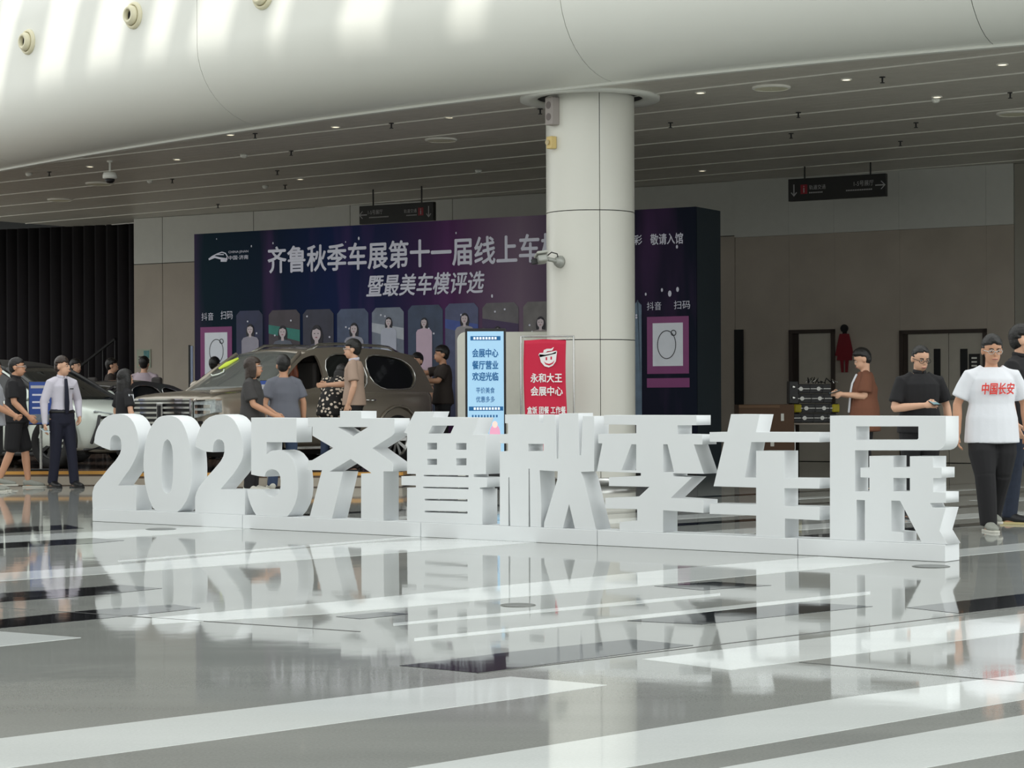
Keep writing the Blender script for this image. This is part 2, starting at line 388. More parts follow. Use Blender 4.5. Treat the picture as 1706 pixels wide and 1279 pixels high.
# round air nozzles
M_noz = mat('nozzle_cream', (226, 220, 190), .4)
for px, py, lab in ((48, 70, 'round cream air nozzle on fascia, lowest and leftmost of three'), (224, 26, 'round cream air nozzle on fascia, middle of three'),
                    (438, -8, 'round cream air nozzle cut off by top edge of the photo')):
    # find x on the fascia upright where the pixel lies
    best = None
    for i in range(-2000, 400):
        x = i * .01; p = f_at(x, 11); u, v = uv(px, py)
        e = abs(p.x / p.y - u)
        if best is None or e < best[0]: best = (e, x)
    x = best[1]; p = f_at(x, 11); t = V((1, c1 + 2 * c2 * x, 0)).normalized(); nn = V((t.y, -t.x, 0)); z = HC + uv(px, py)[1] * p.y
    rt = empty('air_nozzle', (p.x, p.y, z)); tag(rt, lab, 'air nozzle', 'air nozzles on the fascia')
    rt.rotation_mode = 'QUATERNION'; rt.rotation_quaternion = nn.to_track_quat('Z', 'Y')
    MB().lathe([(.21, -.02), (.21, .02), (.19, .05), (.16, .05), (.16, -.02)], n=32, close=True).obj('nozzle_ring', M_noz, rt, True, ang=40)
    MB().lathe([(.15, .0), (.15, .09), (.12, .13), (.085, .13), (.085, 0)], n=32, close=True).obj('nozzle_barrel', M_noz, rt, True, ang=40)
    MB().lathe([(.084, .02), (.084, .06), (.02, .07), (.005, .07)], n=24).obj('nozzle_core', M_dark, rt)

# ceiling planks, parallel strips with bright trims between
CA = V((1, -.8, 0)).normalized(); CB = V((.8, 1, 0)).normalized()
ceil = MB().add([V((-40, fy(-13) + 28, ZC + .25)), V((-40, 22, ZC + .25)), V((-22, fy(-22), ZC + .25))] + [V((x, fy(x) + .02, ZC + .25)) for x in (-18, -14, -10, -6, -3, 0, 3, 6, 9, 12, 15)] + [V((40, fy(15), ZC + .25)), V((40, 80, ZC + .25)), V((-40, 80, ZC + .25))],
                []);
ceil.f = [tuple(range(len(ceil.v)))]
top = [p.copy() for p in ceil.v]; n = len(top); ceil = MB().prism(top[2:], [p + V((0, 0, .3)) for p in top[2:]]).obj('ceiling', M_dark); tag(ceil, kind='structure')
base = at_z(1060, 190, ZC); b_ref = base.dot(CB); PW = 1.55
# clip strips against the fascia foot: each plank is cut into lengths, start found per plank
def clip_start(bv, rev=False):
    # along CA from far left; keep the stretch where the point lies behind the fascia foot
    out = []; inside = False
    for i in range(-400, 400):
        p = CA * (i * .1) + CB * bv; ok = -22 < p.x < 15 and p.y > fy(p.x) + .03
        if ok and not inside: s0 = i * .1; inside = True
        if not ok and inside: out.append((s0, i * .1)); inside = False
    return out
for k in range(-6, 14):
    b0 = b_ref + (k - 1) * PW + .03; b1 = b0 + PW - .06
    nsub = 6
    for j in range(nsub):
        c0_, c1_ = b0 + (b1 - b0) * j / nsub + .004, b0 + (b1 - b0) * (j + 1) / nsub - .004
        s = clip_start(c0_ + .0)
        for s0, s1 in s:
            if s1 - s0 < .3: continue
            q = [CA * s0 + CB * c0_, CA * s1 + CB * c0_, CA * s1 + CB * c1_, CA * s0 + CB * c1_]
            MB().prism([p + V((0, 0, ZC)) for p in q], [p + V((0, 0, ZC + .05)) for p in q]).obj('ceiling_plank', M_ceil, ceil)
    for s0, s1 in clip_start(b0 - .03):
        q = [CA * s0 + CB * (b0 - .045), CA * s1 + CB * (b0 - .045), CA * s1 + CB * (b0 - .015), CA * s0 + CB * (b0 - .015)]
        MB().prism([p + V((0, 0, ZC - .012)) for p in q], [p + V((0, 0, ZC + .05)) for p in q]).obj('ceiling_trim', M_trim, ceil)

# column
cc = V(((985 - CX + 0) / F * 29.6, 29.6, 0)); RC = .613
col = empty('column', (cc.x, cc.y, 0)); tag(col, 'thick round white column clad in smooth curved panels', 'column')
seam_a = math.atan2(-.98, .17)  # visible vertical joint, slightly right of the middle
zs = [.22] + [HC + (669 - y) / (F / 29.0) for y in (566, 350)] + [ZC + .2]
zs = [.02, zs[0], zs[1], zs[2], ZC + .2]
def arc_panel(a0, a1, z0, z1, r, m, name, par, th=.02, n=24):
    vs = []; 
    for i in range(n + 1):
        a = a0 + (a1 - a0) * i / n
        for rr, z in ((r, z0), (r, z1), (r - th, z1), (r - th, z0)): vs.append((rr * cos(a), rr * sin(a), z))
    fs = [(i * 4 + j, (i + 1) * 4 + j, (i + 1) * 4 + (j + 1) % 4, i * 4 + (j + 1) % 4) for i in range(n) for j in range(4)] + [(0, 1, 2, 3), (n * 4 + 3, n * 4 + 2, n * 4 + 1, n * 4)]
    me = MB().add(vs, fs).mesh(name, True); me.set_sharp_from_angle(angle=R(30)); return link(name, me, par, m)
g = .008
for z0, z1 in zip(zs[:-1], zs[1:]):
    for k in range(4):
        a0 = seam_a + k * pi / 2; arc_panel(a0 + g, a0 + pi / 2 - g, z0 + .006, z1 - .006, RC, M_col, 'column_panel', col)
MB().lathe([(RC - .03, .0), (RC - .03, ZC + .2)], n=48).obj('column_core', M_dark, col, True, ang=40)
MB().lathe([(RC + .012, 0), (RC + .012, .10), (RC + .002, .11), (RC - .02, .11), (RC - .02, 0)], n=48, close=True).obj('column_base', M_steel, col, True, ang=40)
ring = MB().lathe([(.74, ZC - .035), (.97, ZC - .05), (.97, ZC + .02), (.74, ZC + .02)], n=64, close=True).obj('ceiling_ring', M_fascia, ceil, True, ang=30); ring.location = (cc.x, cc.y, 0)
MB().lathe([(.73, ZC - .01), (.62, ZC - .01), (.62, ZC + .02), (.73, ZC + .02)], n=64, close=True).obj('ceiling_recess', M_dark, ceil).location = (cc.x, cc.y, 0)
def on_col(px, py, off=0):
    u = uv(px, py)[0]; x = u * 29.1 - cc.x; x = max(-RC * .995, min(RC * .995, x)); a = math.atan2(-sqrt(RC * RC - x * x), x)
    p = V((cc.x + (RC + off) * cos(a), cc.y + (RC + off) * sin(a), 0)); p.z = HC + uv(px, py)[1] * p.y; return p, a
M_spk = mat('speaker_grey', (168, 160, 156), .6)
p, a = on_col(926, 186); o = empty('wall_speaker', p, a + pi / 2); tag(o, 'small grey box speaker at the top of the column', 'speaker')
MB().box((0, -.06, 0), (.16, .13, .38)).obj('cabinet', M_spk, o, bevel=.012)
for z in (.08, -.08): MB().lathe([(.05, 0), (.05, .01), (.035, .004), (.005, .004)], (0, -.13, z), 'y', 24).obj('grille', mat('grille_grey', (120, 112, 110), .7), o)
MB().box((0, -.005, 0), (.08, .03, .2)).obj('bracket', M_steel, o)
p, a = on_col(924, 238); o = empty('alarm_box', p, a + pi / 2); tag(o, 'small yellow alarm box on the column under the speaker', 'alarm')
MB().box((0, -.05, 0), (.12, .1, .17)).obj('housing', mat('alarm_yellow', (222, 196, 130), .5), o, bevel=.015)
MB().lathe([(.035, 0), (.035, .02), (.02, .03), (.004, .03)], (0, -.13, 0), 'y', 20).obj('sounder', mat('alarm_cream', (200, 182, 140), .5), o)
# cctv on the column
p, a = on_col(934, 436); o = empty('security_camera', p, a + pi / 2); tag(o, 'grey security camera on a bracket on the column', 'security camera')
M_cam = mat('camera_grey', (170, 172, 166), .4, .3)
MB().lathe([(.085, 0), (.085, -.03), (.06, -.08), (.03, -.1), (.004, -.1)], (0, 0, 0), 'y', 28).obj('wall_plate', M_cam, o, True, ang=40)
MB().tube([(0, -.06, 0), (-.02, -.14, .02), (-.05, -.2, .03)], [.035, .03, .03]).obj('arm', M_cam, o, True)
rm = Matrix.Rotation(R(-14), 3, 'Y') @ Matrix.Rotation(R(-35), 3, 'Z')
MB().box((-.12, -.24, .03), (.20, .13, .10), rm).obj('camera_body', M_cam, o, bevel=.02)
MB().box((-.13, -.25, .10), (.27, .16, .035), rm).obj('sun_shield', mat('shield_grey', (196, 198, 190), .35, .2), o, bevel=.015)
MB().box((-.20, -.30, .0), (.05, .09, .07), rm).obj('lens_window', M_black, o, bevel=.006)
MB().tube([(0, -.05, .05), (.05, -.12, .1), (.02, -.2, .12), (-.03, -.22, .08)], .008, 8).obj('cable', M_black, o, True)

# ------------------------------------------------------------------ rear walls
w0, w1 = at_z(224, 364, ZC), at_z(1706, 271, ZC)
WP = Plane((w0.x, w0.y), (w1.x, w1.y))
wall = MB().pbox(WP, WP.sz(223, 500)[0] + .02, 0, 22, ZC + .05, -.4, -.05).obj('wall_back', M_dark); tag(wall, kind='structure')
zj = WP.sz(300, 437)[1]
ql, qs, qr = WP.sz(223, 500)[0], WP.sz(271, 500)[0], WP.sz(1690, 500)[0]
def wp(q0, z0, q1, z1, m, d1=0.0, name='wall_panel', g=.008): return MB().pbox(WP, q0 + g, z0 + g, q1 - g, z1 - g, -.06, d1).obj(name, m, wall)
# door openings in wall coordinates
d1a, d1b = WP.sz(1316, 700)[0], WP.sz(1392, 700)[0]; d1t = WP.sz(1350, 549)[1]
d2a, d2b = WP.sz(1500, 700)[0], WP.sz(1645, 700)[0]; d2t = WP.sz(1570, 549)[1]
q = ql; cuts = [ql, qs, qs + 2.6, qs + 5.2, qs + 7.8, qs + 10.4, WP.sz(1225, 500)[0], d1a, d1b, d2a, d2b, qr]
for a, b in zip(cuts[:-1], cuts[1:]):
    if b - a < .2: continue
    lo = 0 if a not in (d1a, d2a) else (d1t if a == d1a else d2t)
    right = a >= WP.sz(1224, 500)[0]
    zt = WP.sz(1450, 385)[1] if right else zj
    wp(a, lo, b, zt, M_stone, g=.0012 if right else .008); wp(a, zt, b, ZC, M_wallup, .03 if right else 0, g=.0012 if right else .008)
wp(qr, 0, 20, ZC, mat('end_wall_pale', (150, 146, 136), .5))
# left hall: dark recess
dp0, dp1 = at_z(0, 383, ZC), at_z(223, 373, ZC)
DP = Plane((dp0.x, dp0.y), (dp1.x, dp1.y)); M_cur = mat('dark_curtain', (15, 8, 15), .9, var=.5, scale=.8, stretch=(3, 3, .2))
dw = empty('wall_left'); tag(dw, kind='structure')
for i in range(84):
    q0 = DP.sz(223, 500)[0] + .1 - i * .32
    MB().tube([DP.W(q0, 0, 0), DP.W(q0, ZC, 0)], [(.2, .12), (.2, .12)], 8, cap=False).obj('curtain_fold', M_cur, dw, True)
MB().hexa([WP.W(ql, 0, -.4), WP.W(ql, 0, -.06), WP.W(ql, ZC, -.06), WP.W(ql, ZC, -.4)], [WP.W(ql, 0, -9) - V((.3, 0, 0)), WP.W(ql, 0, -9), WP.W(ql, ZC, -9), WP.W(ql, ZC, -9) - V((.3, 0, 0))]).obj('return_wall', M_dark, wall)
# stair handrail in the dark recess
o = empty('stair_rail', DP.W(DP.sz(165, 600)[0], 0, .8)); tag(o, 'dark sloping stair handrail in the unlit hall at left', 'handrail')
a, b = DP.P(158, 618, .8) - o.location, DP.P(224, 566, .8) - o.location
MB().tube([a, b], .035, 8).obj('rail', M_black, o)
for t in (0, .35, .7, 1):
    p = a.lerp(b, t); MB().tube([(p.x, p.y, 0.0), p], .02, 6).obj('post', M_black, o)
# doors
M_door = mat('door_grey', (176, 170, 158), .5); M_frame = mat('door_frame_dark', (58, 48, 42), .5)
def frame(name, q0, q1, zt, w=.07):
    o = empty(name, WP.W(q0, 0, 0)); tag(o, kind='structure'); L = o.location
    b = MB()
    b.pbox(WP, q0, 0, q0 + w, zt, -.05, .05); b.pbox(WP, q1 - w, 0, q1, zt, -.05, .05); b.pbox(WP, q0, zt - w, q1, zt, -.05, .05)
    b.v = [p - L for p in b.v]; b.obj('door_frame', M_frame, o); return o
def dpart(o, name, m, q0, z0, q1, z1, d0, d1, **k):
    b = MB().pbox(WP, q0, z0, q1, z1, d0, d1); b.v = [p - o.location for p in b.v]; return b.obj(name, m, o, **k)
d = frame('door_1', d1a, d1b, d1t)
dpart(d, 'door_jamb', mat('jamb_brown', (52, 42, 38), .5), d1a + .07, 0, WP.sz(1331, 600)[0], d1t - .07, -.05, -.01)
dpart(d, 'door_leaf', M_door, WP.sz(1331, 600)[0], .01, d1b - .07, d1t - .07, -.04, .0)
d = frame('door_2', d2a, d2b, d2t); mid = (d2a + d2b) / 2 + .1
dpart(d, 'door_jamb', M_frame, d2a + .07, 0, WP.sz(1513, 600)[0], d2t - .07, -.05, -.01)
qa = WP.sz(1513, 600)[0]
for a, b in ((qa, mid), (mid + .01, d2b - .07)): dpart(d, 'door_leaf', M_door, a, .01, b, d2t - .07, -.04, .0)
for x0, x1 in ((1556, 1567), (1600, 1612)): dpart(d, 'door_window', M_black, WP.sz(x0, 600)[0], WP.sz(x0, 652)[1], WP.sz(x1, 600)[0], WP.sz(x0, 581)[1], -.01, .012)
dpart(d, 'push_bar', M_steel, WP.sz(1572, 600)[0], 1.15, WP.sz(1600, 600)[0], 1.22, .02, .06)
o = MB().pbox(WP, WP.sz(1224, 600)[0], 0, WP.sz(1239, 600)[0], WP.sz(1230, 549)[1], -.05, .02).obj('door_slot', M_black, wall)
# woman pictogram by the first door
PM = WP.M(.02); lz = lambda x, y: WP.sz(x, y)
o = empty('restroom_sign', (0, 0, 0)); tag(o, 'dark red woman pictogram on the stone wall beside the door', 'restroom sign')
M_rs = mat('sign_dark_red', (120, 16, 30), .5)
cx_, _ = lz(1408, 580)
pz = lambda y: lz(1408, y)[1]; s_ = .0105
MB().pbox(WP, cx_ - .04, pz(560), cx_ + .04, pz(550), -.01, .03).obj('pictogram_neck', M_black, o)
flat('pictogram_head', circ(cx_, pz(547), .075), M_black, PM, .03, o, .03)
flat('pictogram_dress', [(cx_ - .09, pz(556)), (cx_ + .09, pz(556)), (cx_ + .14, pz(575)), (cx_ + .18, pz(592)), (cx_ + .13, pz(593)), (cx_ + .10, pz(578)), (cx_ + .15, pz(600)), (cx_ - .15, pz(600)), (cx_ - .10, pz(578)), (cx_ - .13, pz(593)), (cx_ - .18, pz(592)), (cx_ - .14, pz(575))], M_rs, PM, .03, o, .03)
for k in (-1, 1): flat('pictogram_leg', [(cx_ + k * .02, pz(600)), (cx_ + k * .08, pz(600)), (cx_ + k * .06, pz(620)), (cx_ + k * .02, pz(620))], M_rs, PM, .03, o, .03)
# small black notice on double door
qx, qz_ = lz(1624, 605); o = MB().pbox(WP, qx - .1, qz_ - .17, qx + .1, qz_ + .17, 0, .03).obj('notice', mat('notice_black', (30, 28, 30), .4)); tag(o, 'small black notice on the wall right of the double door windows', 'notice')
for i in range(3): MB().pbox(WP, qx - .05, qz_ + .08 - i * .07, qx + .05, qz_ + .11 - i * .07, .03, .034).obj('notice_line', M_trim, o)
# wall poster far left
o = empty('wall_poster'); tag(o, 'small pale evacuation plan poster on the stone wall behind man in pink shirt', 'poster')
q0, z1 = lz(229, 582); q1, z0 = lz(252, 612)
MB().pbox(WP, q0, z0, q1, z1, 0, .02).obj('backing', mat('poster_pale', (150, 158, 140), .5), o)
MB().pbox(WP, (q0 + q1) / 2, z1 - .2, q1 - .04, z1 - .03, .02, .023).obj('picture', mat('poster_teal', (60, 120, 120), .5, var=.5, scale=14), o)
for i in range(4): MB().pbox(WP, q0 + .05, z0 + .05 + i * .06, q0 + .2, z0 + .08 + i * .06, .02, .023).obj('text_line', M_frame, o)
#SPLIT
# ------------------------------------------------------------------ things under the ceiling
M_lamp = mat('lamp_glow', (255, 246, 220), .4, emit=1.6, var=.01)
M_lens = mat('lamp_cream', (226, 222, 196), .4)
def cpos(px, py): return at_z(px, py, ZC)
for px, py in ((384, 224), (559, 211), (748, 195), (150, 277), (1167, 154), (1410, 132), (1670, 107), (500, 298), (1561, 161), (295, 265), (1170, 284)):
    p = cpos(px, py); o = empty('downlight', p, 0, 'tiny recessed downlight in the grey strip ceiling', 'downlight', 'tiny recessed downlights in the strip ceiling')
    MB().lathe([(.075, -.012), (.075, .01), (.055, .01), (.055, -.012)], n=20, close=True).obj('rim', M_trim, o)
    MB().lathe([(.054, -.004), (.054, .004), (.005, .004)], n=16).obj('lamp', M_lamp, o)
for px, py, lab in ((735, 232, 'round flush ceiling lamp left of the column'), (1285, 145, 'round flush ceiling lamp right of the column, near the fascia'),
                    (165, 305, 'round flush ceiling lamp near the dome camera'), (1690, 188, 'round flush ceiling lamp at the right edge of the photo'), (100, 332, 'round flush ceiling lamp furthest left and deepest')):
    p = cpos(px, py); o = empty('ceiling_lamp', p); tag(o, lab, 'ceiling lamp', 'round flush ceiling lamps')
    MB().lathe([(.26, -.02), (.26, .02), (.23, .02), (.23, -.03)], n=32, close=True).obj('rim', M_trim, o)
    MB().lathe([(.23, -.025), (.23, .0), (.005, .0), (.005, -.03)], n=32).obj('diffuser', M_lens, o)
for px, py in ((652, 205), (462, 284), (425, 222), (82, 286), (1117, 204), (900, 181), (1330, 187), (1526, 204), (1683, 154), (1500, 235), (475, 308), (485, 251), (287, 298), (363, 340), (1318, 222), (1470, 128)):
    p = cpos(px, py); o = empty('sprinkler', p, 0, 'small dark sprinkler head on the strip ceiling', 'sprinkler', 'dark sprinkler heads on the strip ceiling')
    MB().lathe([(.04, 0), (.04, -.01), (.012, -.015), (.012, -.07), (.03, -.075), (.03, -.082), (.005, -.082)], n=12).obj('head', M_black, o)
for px, py in ((406, 257), (1559, 164), (48, 288), (797, 283), (250, 300), (442, 309)):
    p = cpos(px, py); o = empty('smoke_detector', p, 0, 'small white round smoke detector on the strip ceiling', 'smoke detector', 'white smoke detectors on the strip ceiling')
    MB().lathe([(.06, 0), (.06, -.03), (.045, -.055), (.02, -.065), (.004, -.065)], n=20).obj('housing', M_fascia, o, True, ang=40)
# dome camera on a drop rod
p = cpos(183, 268); zb = at_y(183, 297, p.y).z; o = empty('dome_camera', p); tag(o, 'white dome camera hanging on a rod below the ceiling at left', 'dome camera')
h = zb - ZC
MB().tube([(0, 0, 0), (0, 0, h + .1)], .018, 10).obj('drop_rod', M_fascia, o)
MB().lathe([(.05, 0), (.05, -.02), (.02, -.03), (.005, -.03)], n=20).obj('rod_plate', M_fascia, o)
MB().lathe([(.005, h + .12), (.11, h + .10), (.125, h + .05), (.125, h), (.09, h - .01), (.005, h - .01)], n=28).obj('housing', M_fascia, o, True, ang=40)
MB().lathe([(.085, h - .01), (.08, h - .05), (.05, h - .08), (.005, h - .09)], n=24).obj('dome', M_black, o, True)
# hanging direction signs
M_sign = mat('sign_black', (16, 14, 16), .35); M_swh = mat('sign_print', (172, 170, 172), .5); M_sred = mat('sign_red', (150, 24, 40), .5)
def hang_sign(x0, x1, yt0, yt1, yb, Y, lab, flip):
    a = at_y(x0, yt0, Y); b0 = uv(x1, yt1)[0]
    # keep parallel to the rear wall
    yb_ = (a.y - WP.b * a.x) / (1 - WP.b * b0); pl = Plane((a.x, a.y), (b0 * yb_, yb_))
    q0, z1 = pl.sz(x0, yt0); q1, z1b = pl.sz(x1, yt1); z0 = pl.sz(x0, yb)[1]; z1 = (z1 + z1b) / 2
    o = empty('direction_sign', pl.W((q0 + q1) / 2, z0, 0)); tag(o, lab, 'hanging sign', 'black hanging direction signs'); L = o.location
    def bx(name, m, a_, b_, c_, d_, e, f_): b = MB().pbox(pl, a_, b_, c_, d_, e, f_); b.v = [v - L for v in b.v]; return b.obj(name, m, o, bevel=.004)
    bx('panel', M_sign, q0, z0, q1, z1, -.05, .05)
    for q in (q0 + .3, q1 - .3): bx('hanging_rod', M_sign, q - .012, z1, q + .012, ZC, -.012, .012)
    mt = Matrix.Translation(-L) @ pl.M(.052); W_, H_ = q1 - q0, z1 - z0
    X = lambda f_: q0 + W_ * (1 - f_ if flip else f_)
    def tx(t, f0_, f1_, y0_, y1_): a_, b_ = sorted((X(f0_), X(f1_))); text_obj(t, M_swh, mt, a_, z0 + H_ * y0_, b_ - a_, H_ * (y1_ - y0_), o, .0)
    def bar_(f0_, f1_):
        n_ = int((f1_ - f0_) / .018)
        for i_ in range(n_): a_, b_ = sorted((X(f0_ + i_ * .018), X(f0_ + i_ * .018 + .012))); flat('small_print', [(a_, z0 + H_ * .31), (b_, z0 + H_ * .31), (b_, z0 + H_ * .37), (a_, z0 + H_ * .37)], M_swh, mt, .002, o)
    a_, b_ = sorted((X(.13), X(.20))); flat('pictogram', [(a_, z0 + H_ * .3), (b_, z0 + H_ * .3), (b_, z0 + H_ * .72), (a_, z0 + H_ * .72)], M_sred, mt, .002, o)
    c_ = (a_ + b_) / 2; text_obj('1' if False else 'i', M_swh, mt, c_ - .012, z0 + H_ * .36, .024, H_ * .3, o, .0, d=.003)
    tx('轨道交通', .22, .39, .47, .68); bar_(.22, .37)
    tx('1-5号展厅', .68, .88, .50, .74); bar_(.60, .88)
    c_ = X(.06); mid_ = z0 + H_ * .5   # down arrow
    flat('arrow', [(c_ - .01, mid_ + .1), (c_ + .01, mid_ + .1), (c_ + .01, mid_ - .1), (c_ - .01, mid_ - .1)], M_swh, mt, .002, o)
    flat('arrow', [(c_ - .06, mid_ - .05), (c_, mid_ - .12), (c_ + .06, mid_ - .05), (c_ + .045, mid_ - .04), (c_, mid_ - .095), (c_ - .045, mid_ - .04)], M_swh, mt, .002, o)
    c_ = X(.94); s = -1 if flip else 1
    flat('arrow', [(c_ - .08, mid_ - .01), (c_ + .08, mid_ - .01), (c_ + .08, mid_ + .01), (c_ - .08, mid_ + .01)], M_swh, mt, .002, o)
    flat('arrow', [(c_ + s * .02, mid_ + .07), (c_ + s * .09, mid_), (c_ + s * .02, mid_ - .07), (c_ + s * .035, mid_ - .075), (c_ + s * .11, mid_), (c_ + s * .035, mid_ + .075)], M_swh, mt, .002, o)
hang_sign(601, 724, 343, 337, 374, 42.4, 'black hanging direction sign above the dark blue backdrop', True)
hang_sign(1315, 1477, 298, 290, 336, 38.6, 'black hanging direction sign right of the column', False)

# ------------------------------------------------------------------ show backdrop
bc1 = V((uv(1160, 344)[0] * 32.9, 32.9, 0)); bz = at_y(1160, 344, 32.9).z
bl = at_z(324, 390, bz)
BP = Plane((bl.x, bl.y), (bc1.x, bc1.y)); BMt = BP.M(0)
qL, qR = BP.sz(324, 500)[0], BP.sz(1160, 500)[0]
back = empty('backdrop'); tag(back, 'wide dark blue show backdrop wall printed with white characters and portraits', 'backdrop')
def bd_mat():
    m = bpy.data.materials.new('backdrop_print'); m.use_nodes = True; nt = m.node_tree; b = nt.nodes['Principled BSDF']; b.inputs['Roughness'].default_value = .8; b.inputs['Specular IOR Level'].default_value = .15
    tc = nt.nodes.new('ShaderNodeTexCoord'); sp = nt.nodes.new('ShaderNodeSeparateXYZ'); nt.links.new(tc.outputs['Object'], sp.inputs[0])
    mr = nt.nodes.new('ShaderNodeMapRange'); p0, p1 = BP.W(qL, 0), BP.W(qR, 0); mr.inputs[1].default_value = p0.x; mr.inputs[2].default_value = p1.x
    nt.links.new(sp.outputs[0], mr.inputs[0])
    r = nt.nodes.new('ShaderNodeValToRGB'); nt.links.new(mr.outputs[0], r.inputs[0])
    cols = [(0, (22, 50, 62)), (.16, (24, 44, 68)), (.3, (30, 48, 98)), (.42, (48, 52, 96)), (.55, (104, 62, 112)), (.68, (150, 128, 150)), (.8, (60, 40, 84)), (.88, (40, 40, 62)), (1, (30, 38, 58))]
    el = r.color_ramp.elements
    while len(el) < len(cols): el.new(.5)
    for e, (t, c) in zip(el, cols): e.position = t; e.color = (*[x * .55 for x in lin(c)], 1)
    mp = nt.nodes.new('ShaderNodeMapping'); mp.inputs['Rotation'].default_value = (0, R(24), 0); mp.inputs['Scale'].default_value = (.9, .9, .12)
    nt.links.new(tc.outputs['Object'], mp.inputs[0]); no = nt.nodes.new('ShaderNodeTexNoise'); no.inputs['Scale'].default_value = 1.6; no.inputs['Detail'].default_value = 3
    nt.links.new(mp.outputs[0], no.inputs['Vector']); mr2 = nt.nodes.new('ShaderNodeMapRange'); mr2.inputs[1].default_value = .52; mr2.inputs[2].default_value = .75; mr2.inputs[4].default_value = .2
    nt.links.new(no.outputs['Fac'], mr2.inputs[0]); mx = nt.nodes.new('ShaderNodeMix'); mx.data_type = 'RGBA'; mx.inputs[7].default_value = (*lin((140, 84, 150)), 1)
    nt.links.new(mr2.outputs[0], mx.inputs[0]); nt.links.new(r.outputs[0], mx.inputs[6]); nt.links.new(mx.outputs[2], b.inputs['Base Color']); return m
M_bd = bd_mat(); M_navy = mat('backdrop_side', (18, 34, 44), .6); M_print = mat('print_lilac_white', (206, 206, 220), .5)
MB().pbox(BP, qL, 0, qR, bz, -.03, 0).obj('print_wall', M_bd, back)
MB().pbox(BP, qL, 0, qR, bz, -.9, -.035).obj('frame_box', M_navy, back)
MB().pbox(BP, qL - .01, 0, qR + .01, .06, .0, .04).obj('foot_rail', M_black, back)
def btext(t, x0, x1, yt, yb, m=M_print, bold=.02, slant=0, fr=None, n=None):
    (q0, zb), (q1, _) = BP.sz(x0, yb), BP.sz(x1, yb); zt = BP.sz(x0, yt)[1]
    return text_obj(t, m, BMt, q0, zb, q1 - q0, zt - zb, back, bold, d=.006, slant=slant, name=n or 'lettering')
btext('齐鲁秋季车展第十一届线上车模', 447, 938, 412, 455, bold=.028)
btext('暨最美车模评选', 611, 807, 459, 494, bold=.025, slant=.2)
btext('彩', 1056, 1070, 392, 408); btext('敬请入馆', 1084, 1138, 390, 408, bold=.025)
btext('抖音', 336, 356, 521, 534, bold=.0); btext('扫码', 368, 388, 518, 532, bold=.0)
btext('抖音', 1078, 1102, 503, 517, bold=.0); btext('扫码', 1123, 1150, 501, 515, bold=.0)
btext('中国·济南', 381, 414, 426, 433, bold=.01); btext('CHINA·JINAN', 381, 414, 418, 423, bold=.0)
lg = lambda x, y: BP.sz(x, y)
def stroke(pts, w_, m, name='logo_line', d=.006):
    a = [lg(*p) for p in pts]; up, dn = [], []
    for i in range(len(a)):
        p, n_ = V(a[max(i - 1, 0)]), V(a[min(i + 1, len(a) - 1)]); t = (n_ - p).normalized(); k = V((-t.y, t.x)) * w_ / 2
        up.append(V(a[i]) + k); dn.append(V(a[i]) - k)
    for i in range(len(a) - 1): flat(name, [up[i], up[i + 1], dn[i + 1], dn[i]], m, BMt, d, back)
stroke([(350, 430), (354, 427), (362, 423), (370, 420), (376, 422), (379, 427), (378, 430)], .02, M_print)
stroke([(348, 432), (358, 428), (366, 430), (379, 432)], .035, M_print)
stroke([(360, 424), (366, 424), (373, 424)], .018, M_print); stroke([(368, 434), (378, 434)], .04, M_print)
for k, (x, y, r_) in enumerate(((361, 398, .012), (419, 410, .02), (455, 405, .02), (598, 397, .03), (576, 403, .015), (820, 493, .03), (760, 388, .02), (1116, 489, .05), (1103, 483, .03), (1129, 482, .04), (1076, 490, .025), (1128, 411, .03))):
    q, z = lg(x, y); flat('sparkle', circ(q, z, r_ * .6, r_, 8), M_print, BMt, .006, back)
M_mag = mat('print_magenta', (126, 54, 110), .5); M_card = mat('print_card', (214, 218, 226), .5); M_ink = mat('print_ink', (40, 44, 52), .5)
for (x0, x1, yt, yb, cxp, cyp) in ((334, 387, 545, 640, 361, 585), (1078, 1148, 528, 622, 1111, 574)):
    (a, t_), (b_, bo) = lg(x0, yt), lg(x1, yb)
    flat('card_border', [(a, bo), (b_, bo), (b_, t_), (a, t_)], M_mag, BMt, .005, back)
    a += .1; b_ -= .1; flat('card', [(a, bo + .12), (b_, bo + .12), (b_, t_ - .1), (a, t_ - .1)], M_card, BMt, .008, back)
    q, z = lg(cxp, cyp); r_ = (b_ - a) * .33
    me = curve_mesh('code_ring', [circ(q, z, r_ * .95, r_ * 1.3, 40), circ(q, z, r_ * .88, r_ * 1.22, 40)], .001)
    me.transform(BMt @ Matrix.Translation((0, 0, .01))); link('badge_ring', me, back, M_ink)
    me = curve_mesh('code_dot', [circ(q + r_ * .7, z + r_ * 1.05, r_ * .28, n=20), circ(q + r_ * .7, z + r_ * 1.05, r_ * .2, n=20)], .001)
    me.transform(BMt @ Matrix.Translation((0, 0, .012))); link('badge_dot', me, back, M_ink)
(a, t_), (b_, bo) = lg(1078, 630), lg(1149, 645); flat('caption_bar', [(a, bo), (b_, bo), (b_, t_), (a, t_)], M_mag, BMt, .005, back)
